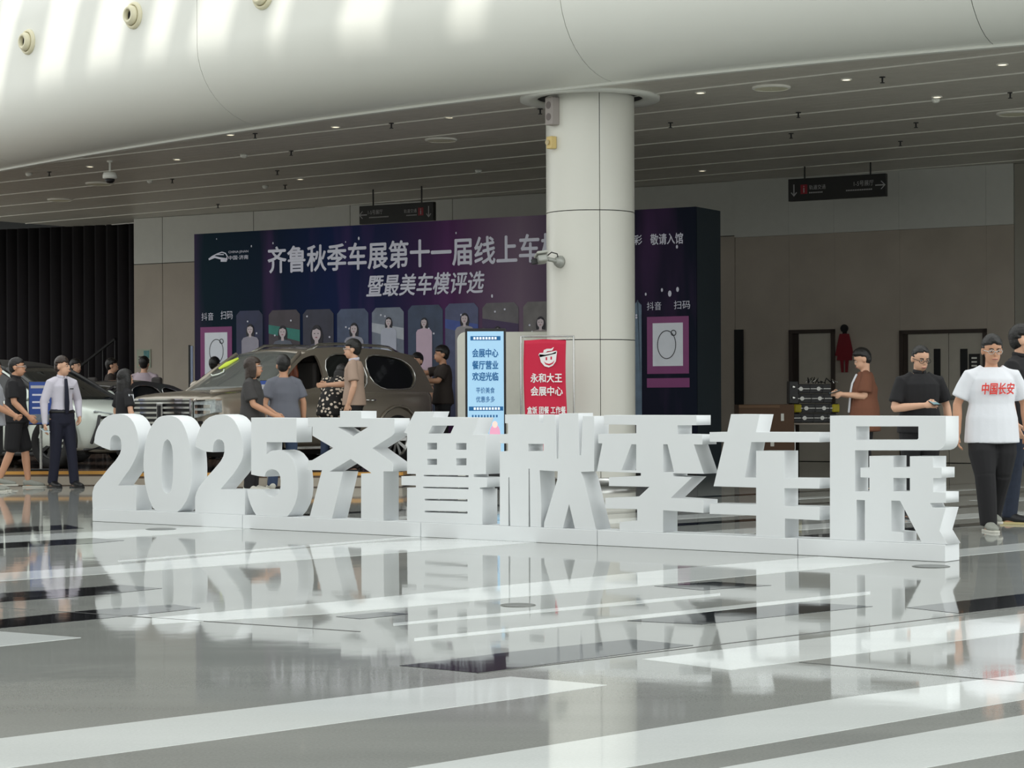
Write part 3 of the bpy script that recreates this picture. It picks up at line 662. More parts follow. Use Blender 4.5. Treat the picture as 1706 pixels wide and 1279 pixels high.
# portraits
M_psk = mat('portrait_skin', (196, 182, 186), .5, var=.05); M_phr = mat('portrait_hair', (26, 22, 34), .5)
bgc = [(34, 40, 74), (66, 58, 66), (48, 48, 66), (70, 82, 110), (112, 120, 136), (52, 66, 92), (76, 82, 116), (96, 92, 96), (104, 100, 100), (90, 110, 130)]
drs = [(150, 146, 160), (90, 96, 110), (80, 80, 96), (150, 150, 164), (176, 180, 196), (196, 172, 190), (150, 146, 150), (70, 50, 90), (140, 132, 132), (140, 160, 180)]
spec_ = [(394, 438, 518, 549, .062, .02), (448, 500, 517, 553, .07, -.03), (505, 556, 516, 556, .09, -.03), (562, 614, 515, 548, .065, .03), (620, 673, 513, 536, .052, .02), (680, 738, 509, 537, .052, -.02),
         (742, 797, 506, 531, .06, .06), (804, 864, 505, 551, .05, -.05), (872, 925, 503, 537, .06, .03), (1056, 1069, 500, 560, .05, 0)]
for i, (x0, x1, yt, fy_, fr_, off) in enumerate(spec_):
    (a, t_), (b_, _) = lg(x0, yt), lg(x1, yt); bo = .9; c = (a + b_) / 2 + off; wd = b_ - a
    ch = .08
    flat('portrait_panel', [(a, bo), (b_, bo), (b_, t_ - ch), (b_ - ch, t_), (a + ch, t_), (a, t_ - ch)], mat('portrait_back_%d' % i, bgc[i], .5, var=.45, scale=5), BMt, .008, back)
    fz = lg((x0 + x1) / 2, fy_)[1]; hh = fr_ * 1.35
    if i in (1, 4, 6, 7): flat('portrait_band', [(a, t_ - .25), (b_, t_ - .35), (b_, t_ - .55), (a, t_ - .4)], mat('portrait_band_%d' % i, ((40, 120, 110), 0, 0, (170, 175, 185), 0, (60, 80, 150), (60, 40, 80))[i - 1] or (120, 120, 130), .5, var=.3), BMt, .011, back)
    random.seed(i)
    for _ in range(2):
        q, z = a + random.uniform(.06, wd - .06) if wd > .2 else a + .05, t_ - random.uniform(.08, .5); flat('portrait_spark', circ(q, z, .018, n=6), M_print, BMt, .013, back)
    if wd < .2: continue
    sh = min(wd * .42, fr_ * 3)
    flat('portrait_hair', circ(c, fz - .02 - hh * .3, fr_ * 1.45, hh * 1.75), M_phr, BMt, .014, back)
    flat('portrait_dress', [(c - sh, bo), (c + sh, bo), (c + sh, fz - hh * 2.3), (c + sh * .8, fz - hh * 1.7), (c + fr_ * .5, fz - hh * 1.35), (c - fr_ * .5, fz - hh * 1.35), (c - sh * .8, fz - hh * 1.7), (c - sh, fz - hh * 2.3)], mat('portrait_dress_%d' % i, drs[i], .5, var=.12), BMt, .017, back)
    flat('portrait_neck', [(c - fr_ * .4, fz - hh * 1.6), (c + fr_ * .4, fz - hh * 1.6), (c + fr_ * .4, fz - hh * .6), (c - fr_ * .4, fz - hh * .6)], M_psk, BMt, .019, back)
    flat('portrait_face', circ(c, fz, fr_, hh), M_psk, BMt, .021, back)
    flat('portrait_fringe', circ(c, fz + hh * .45, fr_ * 1.02, hh * .62, 12, 0, pi) + [(c - fr_ * .6, fz + hh * .55), (c + .01, fz + hh * .75), (c + fr_ * .6, fz + hh * .55)], M_phr, BMt, .023, back)
    for k in (-1, 1): flat('portrait_eye', circ(c + k * fr_ * .42, fz + hh * .05, fr_ * .18, hh * .06, 8), M_phr, BMt, .023, back)
    flat('portrait_mouth', circ(c, fz - hh * .5, fr_ * .28, hh * .08, 8), mat('portrait_lips', (140, 60, 80), .5), BMt, .023, back)
# thin upright roll at the left end of the backdrop
p = at_y(320, 700, 39.5); o = empty('slim_light_post', V((p.x, 39.5, 0))); tag(o, 'thin pale blue upright post standing left of the backdrop', 'post')
zt = at_y(323, 576, 39.5).z
MB().box((0, 0, zt / 2), (.05, .05, zt)).obj('post', mat('pale_blue_post', (170, 184, 214), .4), o, bevel=.008); MB().box((-.04, .01, zt / 2), (.035, .08, zt + .03)).obj('back_rail', M_black, o); MB().box((0, 0, .015), (.4, .4, .03)).obj('foot', M_black, o, bevel=.01)

# ------------------------------------------------------------------ giant letter sign
SP = Plane((L0.x, L0.y), (L1.x, L1.y)); DEP = .20; ZB = .125
CR = {'A': (145, 680, 6.395), 'B': (315, 680, 5.81), 'C': (500, 680, 5.815), 'D': (660, 680, 5.816), 'E': (820, 680, 5.562), 'G': (990, 680, 5.33), 'H': (1170, 680, 5.117), 'I': (1370, 680, 4.736)}
GL = [
 ('A', 'first white digit 2 at the left end of the letter sign', 'giant_digit',
  [[(340, 58), (395, 66), (430, 80), (465, 110), (495, 150), (515, 195), (532, 245), (545, 300), (551, 360), (549, 420), (538, 475), (515, 535), (485, 595), (450, 655), (385, 745), (330, 822), (525, 825), (525, 1300), (60, 1300), (54, 960), (58, 890), (75, 830), (105, 790), (140, 750), (215, 655), (260, 602), (300, 558), (330, 515), (348, 485), (362, 440), (366, 390), (358, 335), (345, 310), (325, 293), (300, 286), (278, 292), (262, 307), (250, 332), (244, 375), (247, 447), (170, 420), (75, 370), (80, 310), (95, 250), (115, 200), (145, 150), (180, 110), (225, 80), (275, 64)]]),
 ('A', 'white oval zero of the letter sign between two round-topped digits', 'giant_digit',
  [[(850, 75), (905, 80), (945, 92), (980, 115), (1010, 148), (1040, 205), (1065, 270), (1085, 345), (1100, 430), (1110, 530), (1115, 640), (1113, 760), (1102, 850), (1085, 920), (1060, 985), (1010, 1062), (960, 1110), (900, 1300), (800, 1300), (745, 1110), (700, 1060), (665, 980), (640, 900), (618, 810), (606, 710), (600, 600), (603, 500), (615, 400), (635, 310), (660, 240), (690, 180), (725, 130), (760, 97), (800, 82)],
   [(855, 330), (880, 350), (900, 395), (912, 460), (916, 560), (914, 700), (908, 800), (895, 870), (872, 902), (845, 908), (822, 888), (804, 845), (796, 760), (794, 640), (797, 500), (808, 410), (825, 355)]]),
 ('B', 'second white digit 2 of the letter sign, between the 0 and the 5', 'giant_digit',
  [[(325, 58), (370, 68), (405, 86), (440, 122), (468, 170), (492, 225), (510, 280), (522, 340), (526, 400), (522, 460), (505, 515), (470, 575), (430, 635), (370, 705), (305, 782), (540, 787), (540, 1200), (58, 1200), (58, 860), (70, 815), (92, 765), (165, 672), (230, 600), (275, 548), (305, 510), (330, 465), (340, 425), (342, 375), (335, 335), (318, 310), (292, 300), (265, 306), (245, 325), (233, 360), (230, 425), (165, 420), (115, 400), (60, 370), (65, 320), (78, 265), (98, 210), (122, 160), (155, 115), (195, 85), (255, 64)]]),
 ('B', 'white flat-topped digit five with round belly in the letter sign', 'giant_digit',
  [[(600, 90), (1040, 94), (1040, 330), (750, 328), (750, 445), (775, 422), (810, 408), (870, 403), (920, 415), (960, 440), (1000, 490), (1028, 550), (1045, 620), (1054, 700), (1054, 790), (1045, 860), (1025, 930), (990, 1000), (950, 1045), (900, 1200), (690, 1200), (650, 1040), (620, 990), (590, 920), (570, 850), (560, 787), (724, 787), (738, 815), (762, 840), (795, 853), (825, 855), (855, 838), (875, 805), (884, 760), (886, 700), (880, 655), (862, 618), (838, 598), (800, 590), (768, 598), (745, 618), (730, 662), (665, 655), (600, 640)]]),
 ('C', 'white sign character with crossed diagonal strokes and two legs, right of the 5', 'giant_character',
  [[(385, 25), (592, 27), (592, 95), (915, 97), (915, 240), (890, 268), (700, 387), (900, 530), (900, 612), (808, 612), (808, 1200), (590, 1200), (590, 632), (690, 628), (490, 492), (285, 612), (415, 616), (310, 1200), (90, 1200), (210, 600), (72, 598), (72, 506), (115, 503), (318, 383), (118, 265), (118, 178), (75, 175), (75, 90), (385, 92)],
   [(365, 182), (655, 182), (510, 270)]]),
 ('D', 'white sign character with four small square openings and three long slots', 'giant_character',
  [[(180, 32), (370, 32), (352, 86), (800, 90), (745, 252), (870, 256), (870, 638), (750, 640), (750, 665), (880, 670), (880, 765), (810, 768), (810, 782), (835, 784), (835, 1200), (105, 1200), (105, 768), (190, 766), (190, 748), (50, 745), (50, 658), (190, 656), (190, 637), (105, 635), (105, 245), (75, 235)],
   [(350, 168), (560, 168), (525, 245), (310, 245)], [(300, 335), (395, 335), (395, 400), (300, 400)], [(300, 490), (395, 490), (395, 548), (300, 548)],
   [(580, 337), (680, 337), (680, 402), (580, 402)], [(580, 485), (680, 485), (680, 553), (580, 553)],
   [(265, 645), (700, 650), (700, 667), (265, 659)], [(260, 760), (700, 768), (700, 784), (260, 773)], [(275, 876), (690, 882), (690, 902), (275, 893)], [(275, 992), (690, 1000), (690, 1020), (275, 1008)]]),
 ('E', 'white sign character of narrow upright strokes in front of the red banner', 'giant_character',
  [[(118, 58), (437, 58), (437, 136), (474, 136), (474, 60), (583, 60), (596, 465), (610, 465), (620, 48), (798, 44), (806, 435), (822, 435), (838, 72), (945, 72), (945, 585), (822, 590), (850, 655), (965, 1250), (765, 1250), (765, 1110), (712, 890), (655, 1110), (655, 1250), (480, 1250), (480, 1060), (602, 660), (607, 584), (440, 575), (455, 900), (452, 1250), (352, 1250), (346, 560), (337, 560), (338, 1250), (166, 1250), (158, 640), (150, 640), (150, 1250), (70, 1250), (70, 400), (145, 395), (145, 325), (70, 325), (70, 240), (145, 237), (145, 140), (118, 138)],
   [(335, 330), (475, 330), (475, 396), (335, 396)]]),
 ('G', 'white sign character with winged upper strokes and a hooked stem, in front of the column', 'giant_character',
  [[(85, 60), (908, 62), (908, 150), (740, 152), (740, 228), (960, 235), (960, 322), (885, 322), (975, 582), (700, 578), (700, 603), (870, 612), (680, 795), (970, 815), (970, 930), (612, 905), (612, 1200), (225, 1200), (225, 1010), (380, 995), (380, 895), (97, 890), (97, 795), (395, 785), (488, 698), (130, 690), (130, 612), (413, 600), (413, 575), (22, 560), (70, 312), (35, 310), (35, 228), (372, 222), (372, 148), (85, 142)],
   [(330, 320), (372, 320), (372, 553), (240, 551)], [(612, 320), (650, 320), (708, 566), (612, 566)]]),
 ('H', 'white sign character with a slanting stroke and three long horizontal bars', 'giant_character',
  [[(245, 50), (490, 52), (457, 203), (1000, 205), (1000, 290), (418, 288), (362, 588), (458, 592), (458, 362), (700, 364), (700, 595), (1000, 598), (1000, 685), (700, 682), (700, 832), (1000, 840), (1000, 955), (705, 940), (705, 1200), (458, 1200), (458, 915), (62, 900), (62, 812), (458, 818), (458, 676), (95, 665), (185, 287), (62, 285), (62, 203), (212, 203)]]),
 ('I', 'last white sign character at the right end, with a boxed top and splayed foot', 'giant_character',
  [[(60, 58), (975, 62), (975, 250), (970, 280), (958, 305), (938, 322), (910, 332), (258, 332), (258, 655), (370, 656), (370, 548), (300, 545), (300, 468), (370, 466), (370, 376), (560, 376), (560, 465), (690, 465), (690, 378), (875, 380), (875, 466), (942, 468), (942, 550), (875, 552), (875, 660), (975, 662), (975, 747), (850, 748), (865, 783), (975, 786), (925, 965), (990, 1086), (990, 1300), (60, 1300)],
   [(258 + 8, 143), (757, 143), (757, 236), (745, 249), (266, 249)], [(560, 550), (690, 550), (690, 655), (560, 655)], [(270, 722), (335, 725), (335, 1045), (270, 1040)], [(545, 728), (612, 730), (780, 1050), (640, 1050), (640, 980), (545, 970)]]),
]
for cr, lab, nm, polys in GL:
    ox, oy, s = CR[cr]; pp = []
    for poly in polys:
        q = [SP.sz(ox + x / s, oy + y / s) for x, y in poly]
        q = [(a, max(b, ZB)) for a, b in q]; pp.append(q)
    c = sum(a for a, b in pp[0]) / len(pp[0])
    me = curve_mesh(nm, [[(a - c, b) for a, b in q] for q in pp], DEP / 2 - .002, .002)
    o = link(nm, me, None, M_white); mt = SP.M(-DEP / 2); o.matrix_world = mt @ Matrix.Translation((c, 0, 0))
    tag(o, lab, 'sign letter', 'giant white letters of the sign')
cuts = [(155, 868), (405, 880), (702, 894), (996, 908), (1330, 924), (1576.5, 936)]
labs = ['white plinth section under the first two digits', 'white plinth section under second 2 and the 5', 'white plinth section under the two characters right of the 5', 'white plinth section in front of the column', 'white plinth section at the right end, under the boxed character']
for (a, b, lab) in zip(cuts[:-1], cuts[1:], labs):
    q0, q1 = SP.sz(*a)[0], SP.sz(*b)[0]
    o = MB().box(((q0 + q1) / 2, ZB / 2, 0), (q1 - q0 - .006, ZB - .002, DEP + .02)).obj('sign_plinth', M_white, bevel=.004)
    for v in o.data.vertices: v.co.x -= (q0 + q1) / 2
    o.matrix_world = SP.M(-DEP / 2) @ Matrix.Translation(((q0 + q1) / 2, 0, 0)); tag(o, lab, 'plinth', 'white plinth sections of the sign')

# ------------------------------------------------------------------ display, banner, partition by the column
def facing(px0, px1, Y, yaw=0):
    a, b = uv(px0, 600)[0] * Y, uv(px1, 600)[0] * Y
    return a, b
# partition
Y = 30.6; a, b = facing(762, 950, Y); zt = at_y(800, 553, Y).z; r_ = .12
out = [(a, 0), (b, 0), (b, zt)] + [(a + r_ - r_ * sin(t * pi / 12), zt - r_ + r_ * cos(t * pi / 12)) for t in range(7)]
me = curve_mesh('partition', [[(x - a, z) for x, z in out]], .05, .01); o = empty('partition_board', (a, Y, 0)); tag(o, 'white round-cornered partition board behind the blue display', 'partition')
me.transform(Matrix.Rotation(R(90), 4, 'X')); link('board', me, o, mat('partition_white', (222, 222, 212), .5))
MB().box(((b - a) * .5, 0, .02), (b - a, .4, .04)).obj('base', M_steel, o, bevel=.01)
# digital display
Y = 28.2; a, b = facing(775, 843, Y); zt = at_y(800, 547, Y).z; W_ = b - a
o = empty('digital_display', ((a + b) / 2, Y, 0)); tag(o, 'tall lit light-blue digital display stand with blue characters', 'display')
MB().box((0, 0, zt / 2 + .03), (W_, .07, zt - .06)).obj('housing', M_black, o, bevel=.012)
MB().box((0, .02, .03), (W_ + .16, .45, .06)).obj('base', M_black, o, bevel=.012)
fm = Matrix.Rotation(R(90), 4, 'X') @ Matrix.Identity(4); fm = Matrix(((1, 0, 0, 0), (0, 0, -1, -.037), (0, 1, 0, 0), (0, 0, 0, 1)))
def scr_mat(n, c, e): return mat(n, c, .3, emit=e, var=.03, scale=2)
M_scr = scr_mat('screen_blue', (158, 198, 226), .42); M_sblue = scr_mat('screen_text', (22, 96, 150), .2); M_swt = scr_mat('screen_white', (236, 244, 250), .4)
zy = lambda y: at_y(800, y, Y).z
flat('screen', [(-W_ / 2 + .03, .35), (W_ / 2 - .03, .35), (W_ / 2 - .03, zt - .04), (-W_ / 2 + .03, zt - .04)], M_scr, fm, .004, o)
def dt(t, x0, x1, yt, yb, m=M_sblue, bold=.02, d=.007): text_obj(t, m, fm, (x0 - 809) / F * Y, zy(yb), (x1 - x0) / F * Y, zy(yt) - zy(yb), o, bold, d=d)
def db(x0, x1, yt, yb, m=M_sblue, d=.006): flat('screen_bar', [((x0 - 809) / F * Y, zy(yb)), ((x1 - 809) / F * Y, zy(yb)), ((x1 - 809) / F * Y, zy(yt)), ((x0 - 809) / F * Y, zy(yt))], m, fm, d, o)
db(784, 834, 560, 567)
for x_ in range(789, 829, 5): db(x_, x_ + 3.4, 561.5, 565.5, M_swt, .009)
dt('会展中心', 787, 830, 581, 595, bold=.03); dt('餐厅营业', 787, 830, 601, 615, bold=.03); dt('欢迎光临', 787, 830, 620, 634, bold=.03)
dt('平价美食', 793, 824, 645, 655, bold=.005); dt('优惠多多', 793, 824, 660, 670, bold=.005)
db(781, 838, 677, 684)
for x_ in range(789, 831, 5): db(x_, x_ + 3.4, 678.5, 682.5, M_swt, .009); db(x_ - 3, x_ - .4, 691, 695, M_sblue, .007)
pk = scr_mat('screen_pink', (214, 150, 176), .6); flat('screen_picture', circ(.12, zy(722), .07, .12), pk, fm, .007, o); flat('screen_picture', circ(.12, zy(707), .035, .045), scr_mat('screen_skin', (230, 200, 190), .6), fm, .009, o)
# red banner on a metal stand
Y = 28.0; a, b = facing(874, 944, Y); zt = at_y(900, 566, Y).z; W_ = b - a; fa, fb = facing(868, 956, Y)
o = empty('banner_stand', ((a + b) / 2, Y, 0)); tag(o, 'red hanging banner with white characters on a thin metal stand before column', 'banner'); c_ = (a + b) / 2
zf = at_y(900, 560, Y).z
for nm_, p0, p1 in (('frame_post', (fa - c_, .03, 0), (fa - c_, .03, zf)), ('frame_post', (fb - c_, .03, 0), (fb - c_, .03, zf)), ('frame_rail', (fa - c_, .03, zf), (fb - c_, .03, zf)), ('frame_rail', (fa - c_ + .03, .03, .25), (fb - c_ - .03, .03, .25))):
    MB().tube([p0, p1], .012, 8).obj(nm_, M_steel, o, True)
for x in (fa - c_, fb - c_): MB().box((x, .03, .012), (.04, .42, .024)).obj('foot', M_steel, o, bevel=.006)
M_red = mat('banner_red', (206, 16, 62), .55, var=.05, scale=3)
vs = []; nx, nz = 16, 30
for i in range(nx + 1):
    for j in range(nz + 1):
        x = -W_ / 2 + W_ * i / nx; z = .3 + (zt - .3) * j / nz - .007 * cos(2 * pi * i / nx) * (j / nz) ** 6
        vs.append((x + .015 * sin(z * 3), -.012 * sin(pi * 2 * i / nx) - .015, z))
fs = [(i * (nz + 1) + j, (i + 1) * (nz + 1) + j, (i + 1) * (nz + 1) + j + 1, i * (nz + 1) + j + 1) for i in range(nx) for j in range(nz)]
cl = link('cloth', MB().add(vs, fs).mesh('cloth', True), o, M_red); md = cl.modifiers.new('s', 'SOLIDIFY'); md.thickness = .003
for x in (-1, 1):
    MB().tube([(x * (W_ / 2 - .01), -.0, zt), (x * (W_ / 2 + .03), .03, zf - .0)], .005, 6).obj('tie', M_steel, o)
M_bw = mat('banner_white', (244, 240, 240), .5)
fm = Matrix(((1, 0, 0, 0), (0, 0, -1, -.032), (0, 1, 0, 0), (0, 0, 0, 1))); zy = lambda y: at_y(900, y, Y).z; X_ = lambda x: (x - 909) / F * Y
def rt_(t, x0, x1, yt, yb, bold=.03): text_obj(t, M_bw, fm, X_(x0), zy(yb), X_(x1) - X_(x0), zy(yt) - zy(yb), o, bold, d=.0)
rt_('永和大王', 884, 936, 622, 637, .035); rt_('会展中心', 884, 937, 644, 659, .035); rt_('盒饭 团餐 工作餐', 878, 942, 677, 689, .03)
# emblem: bowl-shaped round mark under a visor with a smile
def em(pts, m=M_bw, d=.0, nm_='emblem'): flat(nm_, [(X_(x), zy(y)) for x, y in pts], m, fm, d, o)
em([(898, 590), (901, 603), (907, 610), (914, 612), (921, 609), (926, 602), (928, 585), (919, 589), (908, 591)]); em([(897, 591), (899, 588), (912, 587), (927, 584), (926, 589), (913, 592), (900, 595)], nm_='emblem_visor')
em([(905, 587), (906, 583), (911, 581), (918, 581), (923, 578), (920, 584), (912, 585), (908, 588)], nm_='emblem_top')
em([(909, 595), (911.5, 595), (911.5, 600), (909, 600)], M_red, .003, 'emblem_eye'); em([(917, 594), (919.5, 594), (919.5, 599), (917, 599)], M_red, .003, 'emblem_eye')
em([(906, 602), (910, 605), (915, 606), (920, 604), (924, 600), (921, 606), (915, 609), (909, 607)], M_red, .003, 'emblem_smile')

# ------------------------------------------------------------------ display platform
M_plat = mat('platform_wood', (110, 92, 80), .12, var=.25, scale=2, stretch=(.4, 5, 1))
PH = .2; pl = empty('display_platform', (0, 0, 0)); tag(pl, 'low dark wood display platform with gold front edge, under the cars', 'platform')
fr = [V((-16, 29.95, 0)), V((-5.35, 29.85, 0)), V((-5.2, 28.95, 0)), V((-1.5, 28.85, 0)), V((-1.35, 30.2, 0)), V((-.95, 31.4, 0))]
top = fr + [BP.W(BP.sz(748, 700)[0], 0, .14), BP.W(qL - .45, 0, .14), V((-6.9, 43, 0)), V((-16, 46, 0))]
MB().prism([p for p in top], [p + V((0, 0, PH)) for p in top]).obj('deck', M_plat, pl)
for nm_, z0, z1, th, m_ in (('gold_edge', PH - .04, PH + .005, .02, M_gold), ('skirting', .012, .13, .012, mat('skirt_beige', (170, 160, 146), .4))):
    for a_, b_ in zip(fr[:-1], fr[1:]):
        t = (b_ - a_).normalized(); n_ = V((t.y, -t.x, 0)) * th
        MB().hexa([a_ + n_ + V((0, 0, z0)), b_ + n_ + V((0, 0, z0)), b_ + V((0, 0, z0)), a_ + V((0, 0, z0))], [a_ + n_ + V((0, 0, z1)), b_ + n_ + V((0, 0, z1)), b_ + V((0, 0, z1)), a_ + V((0, 0, z1))]).obj(nm_, m_, pl)
#SPLIT2
# ------------------------------------------------------------------ cars
M_glass = bpy.data.materials.new('tinted_glass'); M_glass.use_nodes = True
def mk_glass(m, col, a):
    nt = m.node_tree; b = nt.nodes['Principled BSDF']; b.inputs['Base Color'].default_value = (*col, 1); b.inputs['Roughness'].default_value = .04; b.inputs['Alpha'].default_value = a; b.inputs['Specular IOR Level'].default_value = .7
mk_glass(M_glass, (.012, .014, .014), .93)
M_clear = bpy.data.materials.new('clear_car_glass'); M_clear.use_nodes = True; mk_glass(M_clear, (.16, .17, .16), .62)
M_int = mat('car_interior', (46, 42, 40), .7)
M_lightglass = mat('headlight_glass', (200, 208, 210), .1, .4, var=.5, scale=30)
def interp(tab, x):
    for (a, b) in zip(tab[:-1], tab[1:]):
        if a[0] >= x >= b[0]:
            t = (a[0] - x) / (a[0] - b[0] + 1e-9); return [p + (q - p) * t for p, q in zip(a[1:], b[1:])]
    return list(tab[-1][1:] if x < tab[-1][0] else tab[0][1:])
def car(label, loc, yaw, P, paint, sc=1):
    root = empty('car', loc, yaw, label, 'car', sc=sc)
    T = P['body']  # rows: x, w, zbot, zmid, zsh, ztop  from front to rear
    NX = 30; xs = [T[0][0] + (T[-1][0] - T[0][0]) * (i / NX) for i in range(NX + 1)]
    for r_ in (0,): xs[0] = T[0][0]; xs[-1] = T[-1][0]
    rows = []
    for x in xs:
        wd, zb, zm, zs_, zt = interp(T, x)
        half = [(wd * .84, zb), (wd * .97, zb + .08), (wd, zm), (wd * .985, zs_), (wd * .93, zs_ + (zt - zs_) * .6), (wd * .72, zt - .005), (wd * .35, zt + .012)]
        ring = [V((x, y, z)) for y, z in half] + [V((x, -y, z)) for y, z in half[::-1]]
        rows.append(ring)
    m_ = len(rows[0]); vs = [p for r in rows for p in r]
    fs = [(k * m_ + i, (k + 1) * m_ + i, (k + 1) * m_ + (i + 1) % m_, k * m_ + (i + 1) % m_) for k in range(NX) for i in range(m_)] + [tuple(range(m_))[::-1], tuple(NX * m_ + i for i in range(m_))]
    cuts = []
    wr = P['wr']
    for wx in P['wheels']:
        for s in (1, -1):
            c = MB().lathe([(.004, -.4), (wr + .085, -.4), (wr + .085, .4), (.004, .4)], (wx, s * (P['w'] + .05), wr + .02), 'y', 40).obj('cut', M_black, None); c.location = (0, 0, 0); cuts.append(c)
    body = MB().add(vs, fs).obj('body', paint, root, True, subsurf=1, bools=cuts, ang=50)
    for c in cuts: bpy.data.objects.remove(c)
    MB().box((0, 0, .35), (-T[-1][0] * 1.7, P['w'] * 1.72, .3)).obj('underbody', M_rub, root)
    for wx in P['wheels']:
        for s in (1, -1):
            y0 = s * (P['w'] - .12)
            ty = MB().lathe([(wr - .13, -.11), (wr - .03, -.12), (wr, -.09), (wr, .09), (wr - .03, .12), (wr - .13, .11)], (0, 0, 0), 'y', 40, close=True).obj('wheel', M_rub, root, True, ang=45)
            ty.location = (wx, y0, wr)
            rm_ = P.get('rim', M_steel)
            MB().lathe([(wr - .125, s * .10), (wr - .15, s * .10), (wr - .15, -s * .08), (wr - .125, -s * .08)], (0, 0, 0), 'y', 36, close=True).obj('rim', rm_, ty, True, ang=40)
            MB().lathe([(.004, s * .075), (.06, s * .075), (.065, s * .04), (.004, s * .04)], (0, 0, 0), 'y', 20).obj('hub', rm_, ty)
            MB().lathe([(.004, -s * .0), (wr - .19, -s * .0), (wr - .19, -s * .03), (.004, -s * .03)], (0, 0, 0), 'y', 24).obj('brake_disc', M_dark, ty)
            if P.get('caliper'): MB().box((.12, s * .02, .12), (.14, .06, .14)).obj('caliper', P['caliper'], ty, bevel=.01)
            n = 10
            for k in range(n):
                a = 2 * pi * k / n; d_ = V((cos(a), 0, sin(a))); q_ = V((-sin(a), 0, cos(a)))
                MB().hexa([d_ * .05 + q_ * .02 + V((0, s * .07, 0)), d_ * .05 - q_ * .02 + V((0, s * .07, 0)), d_ * (wr - .14) - q_ * .035 + V((0, s * .085, 0)), d_ * (wr - .14) + q_ * .02 + V((0, s * .085, 0))],
                          [d_ * .05 + q_ * .02 + V((0, s * .04, 0)), d_ * .05 - q_ * .02 + V((0, s * .04, 0)), d_ * (wr - .14) - q_ * .035 + V((0, s * .05, 0)), d_ * (wr - .14) + q_ * .02 + V((0, s * .05, 0))]).obj('spoke', rm_, ty)
            # arch trim
            aw = MB(); pts = [(wx + (wr + .1) * cos(a_ * pi / 16), y0 + s * .125, wr + .02 + (wr + .1) * sin(a_ * pi / 16)) for a_ in range(-1, 18)]
            aw.tube(pts, .022, 8).obj('arch_trim', P.get('trim', paint), root, True)
    # cabin
    zb, wb = P['belt'], P['wb']; tum = P['tum']; Y_ = lambda z, o_=0: wb - (z - zb) * tum + o_
    out = P['side']; wins = P['wins']
    for s in (1, -1):
        me = curve_mesh('cabin_side', [smooth_pts(out, it=1)] + [smooth_pts(q, it=2) for q in wins], .02)
        for v in me.vertices: x, z, d_ = v.co; v.co = (x, s * (Y_(z) + d_ - .02), z)
        bm = bmesh.new(); bm.from_mesh(me); bmesh.ops.recalc_face_normals(bm, faces=bm.faces); bm.to_mesh(me); bm.free()
        link('cabin_side', me, root, paint)
        for k, q in enumerate(wins):
            q = [(x * 1.0, z) for x, z in q]; c = (sum(x for x, z in q) / len(q), sum(z for x, z in q) / len(q))
            q2 = smooth_pts([(c[0] + (x - c[0]) * 1.04, c[1] + (z - c[1]) * 1.06) for x, z in q], it=2)
            if k == 0 and P.get('open') == s: continue
            MB().prism([V((x, s * (Y_(z) - .032), z)) for x, z in q2], [V((x, s * (Y_(z) - .026), z)) for x, z in q2]).obj('side_window', M_clear if k == 0 and P.get('clear') else M_glass, root)
            q3 = smooth_pts([(c[0] + (x - c[0]) * 1.03, c[1] + (z - c[1]) * 1.05) for x, z in q], it=2)
            MB().tube([V((x, s * (Y_(z) + .002), z)) for x, z in q3 + [q3[0]]], .009, 6, cap=False).obj('window_trim', P.get('wtrim', M_chrome), root, True)
    # roof
    rt = P['roof']; vs = []; nx, ny = 16, 10
    for i in range(nx + 1):
        x = rt[0][0] + (rt[-1][0] - rt[0][0]) * i / nx; z = interp(rt, x)[0]; hw = Y_(z) + .005
        for j in range(ny + 1): y = -1 + 2 * j / ny; vs.append((x, y * hw, z + P['crown'] * (1 - y * y) * (1 if 0 < i < nx else .7)))
    fs = [(i * (ny + 1) + j, (i + 1) * (ny + 1) + j, (i + 1) * (ny + 1) + j + 1, i * (ny + 1) + j + 1) for i in range(nx) for j in range(ny)]
    ro = link('roof', MB().add(vs, fs).mesh('roof', True), root, P.get('roofm', paint)); md = ro.modifiers.new('s', 'SOLIDIFY'); md.thickness = .035; md.offset = -1
    # windscreens
    def screen(name, a, b, m, nn=8):
        vs = []
        for i in range(nn + 1):
            t = i / nn; x = a[0] + (b[0] - a[0]) * t; z = a[1] + (b[1] - a[1]) * t; hw = Y_(z) - .02
            for j in range(nn + 1):
                y = -1 + 2 * j / nn; vs.append((x + P['bow'] * (1 - y * y) * (1 if a[0] > 0 else -1) * (1 - t * .5), y * hw, z + P['crown'] * (1 - y * y) * t))
        fs = [(i * (nn + 1) + j, (i + 1) * (nn + 1) + j, (i + 1) * (nn + 1) + j + 1, i * (nn + 1) + j + 1) for i in range(nn) for j in range(nn)]
        o = link(name, MB().add(vs, fs).mesh(name, True), root, m); md = o.modifiers.new('s', 'SOLIDIFY'); md.thickness = .006; return o
    screen('windscreen', P['ws'][0], P['ws'][1], M_clear if P.get('clear') else M_glass); screen('rear_window', P['rs'][0], P['rs'][1], M_glass)
    # A pillars
    for s in (1, -1):
        a, b = P['ws']; MB().tube([(a[0] - .02, s * (Y_(a[1]) - .01), a[1] - .02), ((a[0] + b[0]) / 2 + .0, s * (Y_((a[1] + b[1]) / 2) - .005), (a[1] + b[1]) / 2 + .0), (b[0], s * (Y_(b[1]) - .005), b[1] + .01)], .032, 8).obj('pillar', P.get('pill', paint), root, True)
        # mirror
        mx_ = P['mir']; b_ = MB().ell((mx_[0], s * (wb + .16), mx_[1]), (.08, .12, .085)); b_.box((mx_[0], s * (wb + .03), mx_[1] - .04), (.05, .16, .03)); b_.obj('mirror', P.get('mirm', paint), root, True)
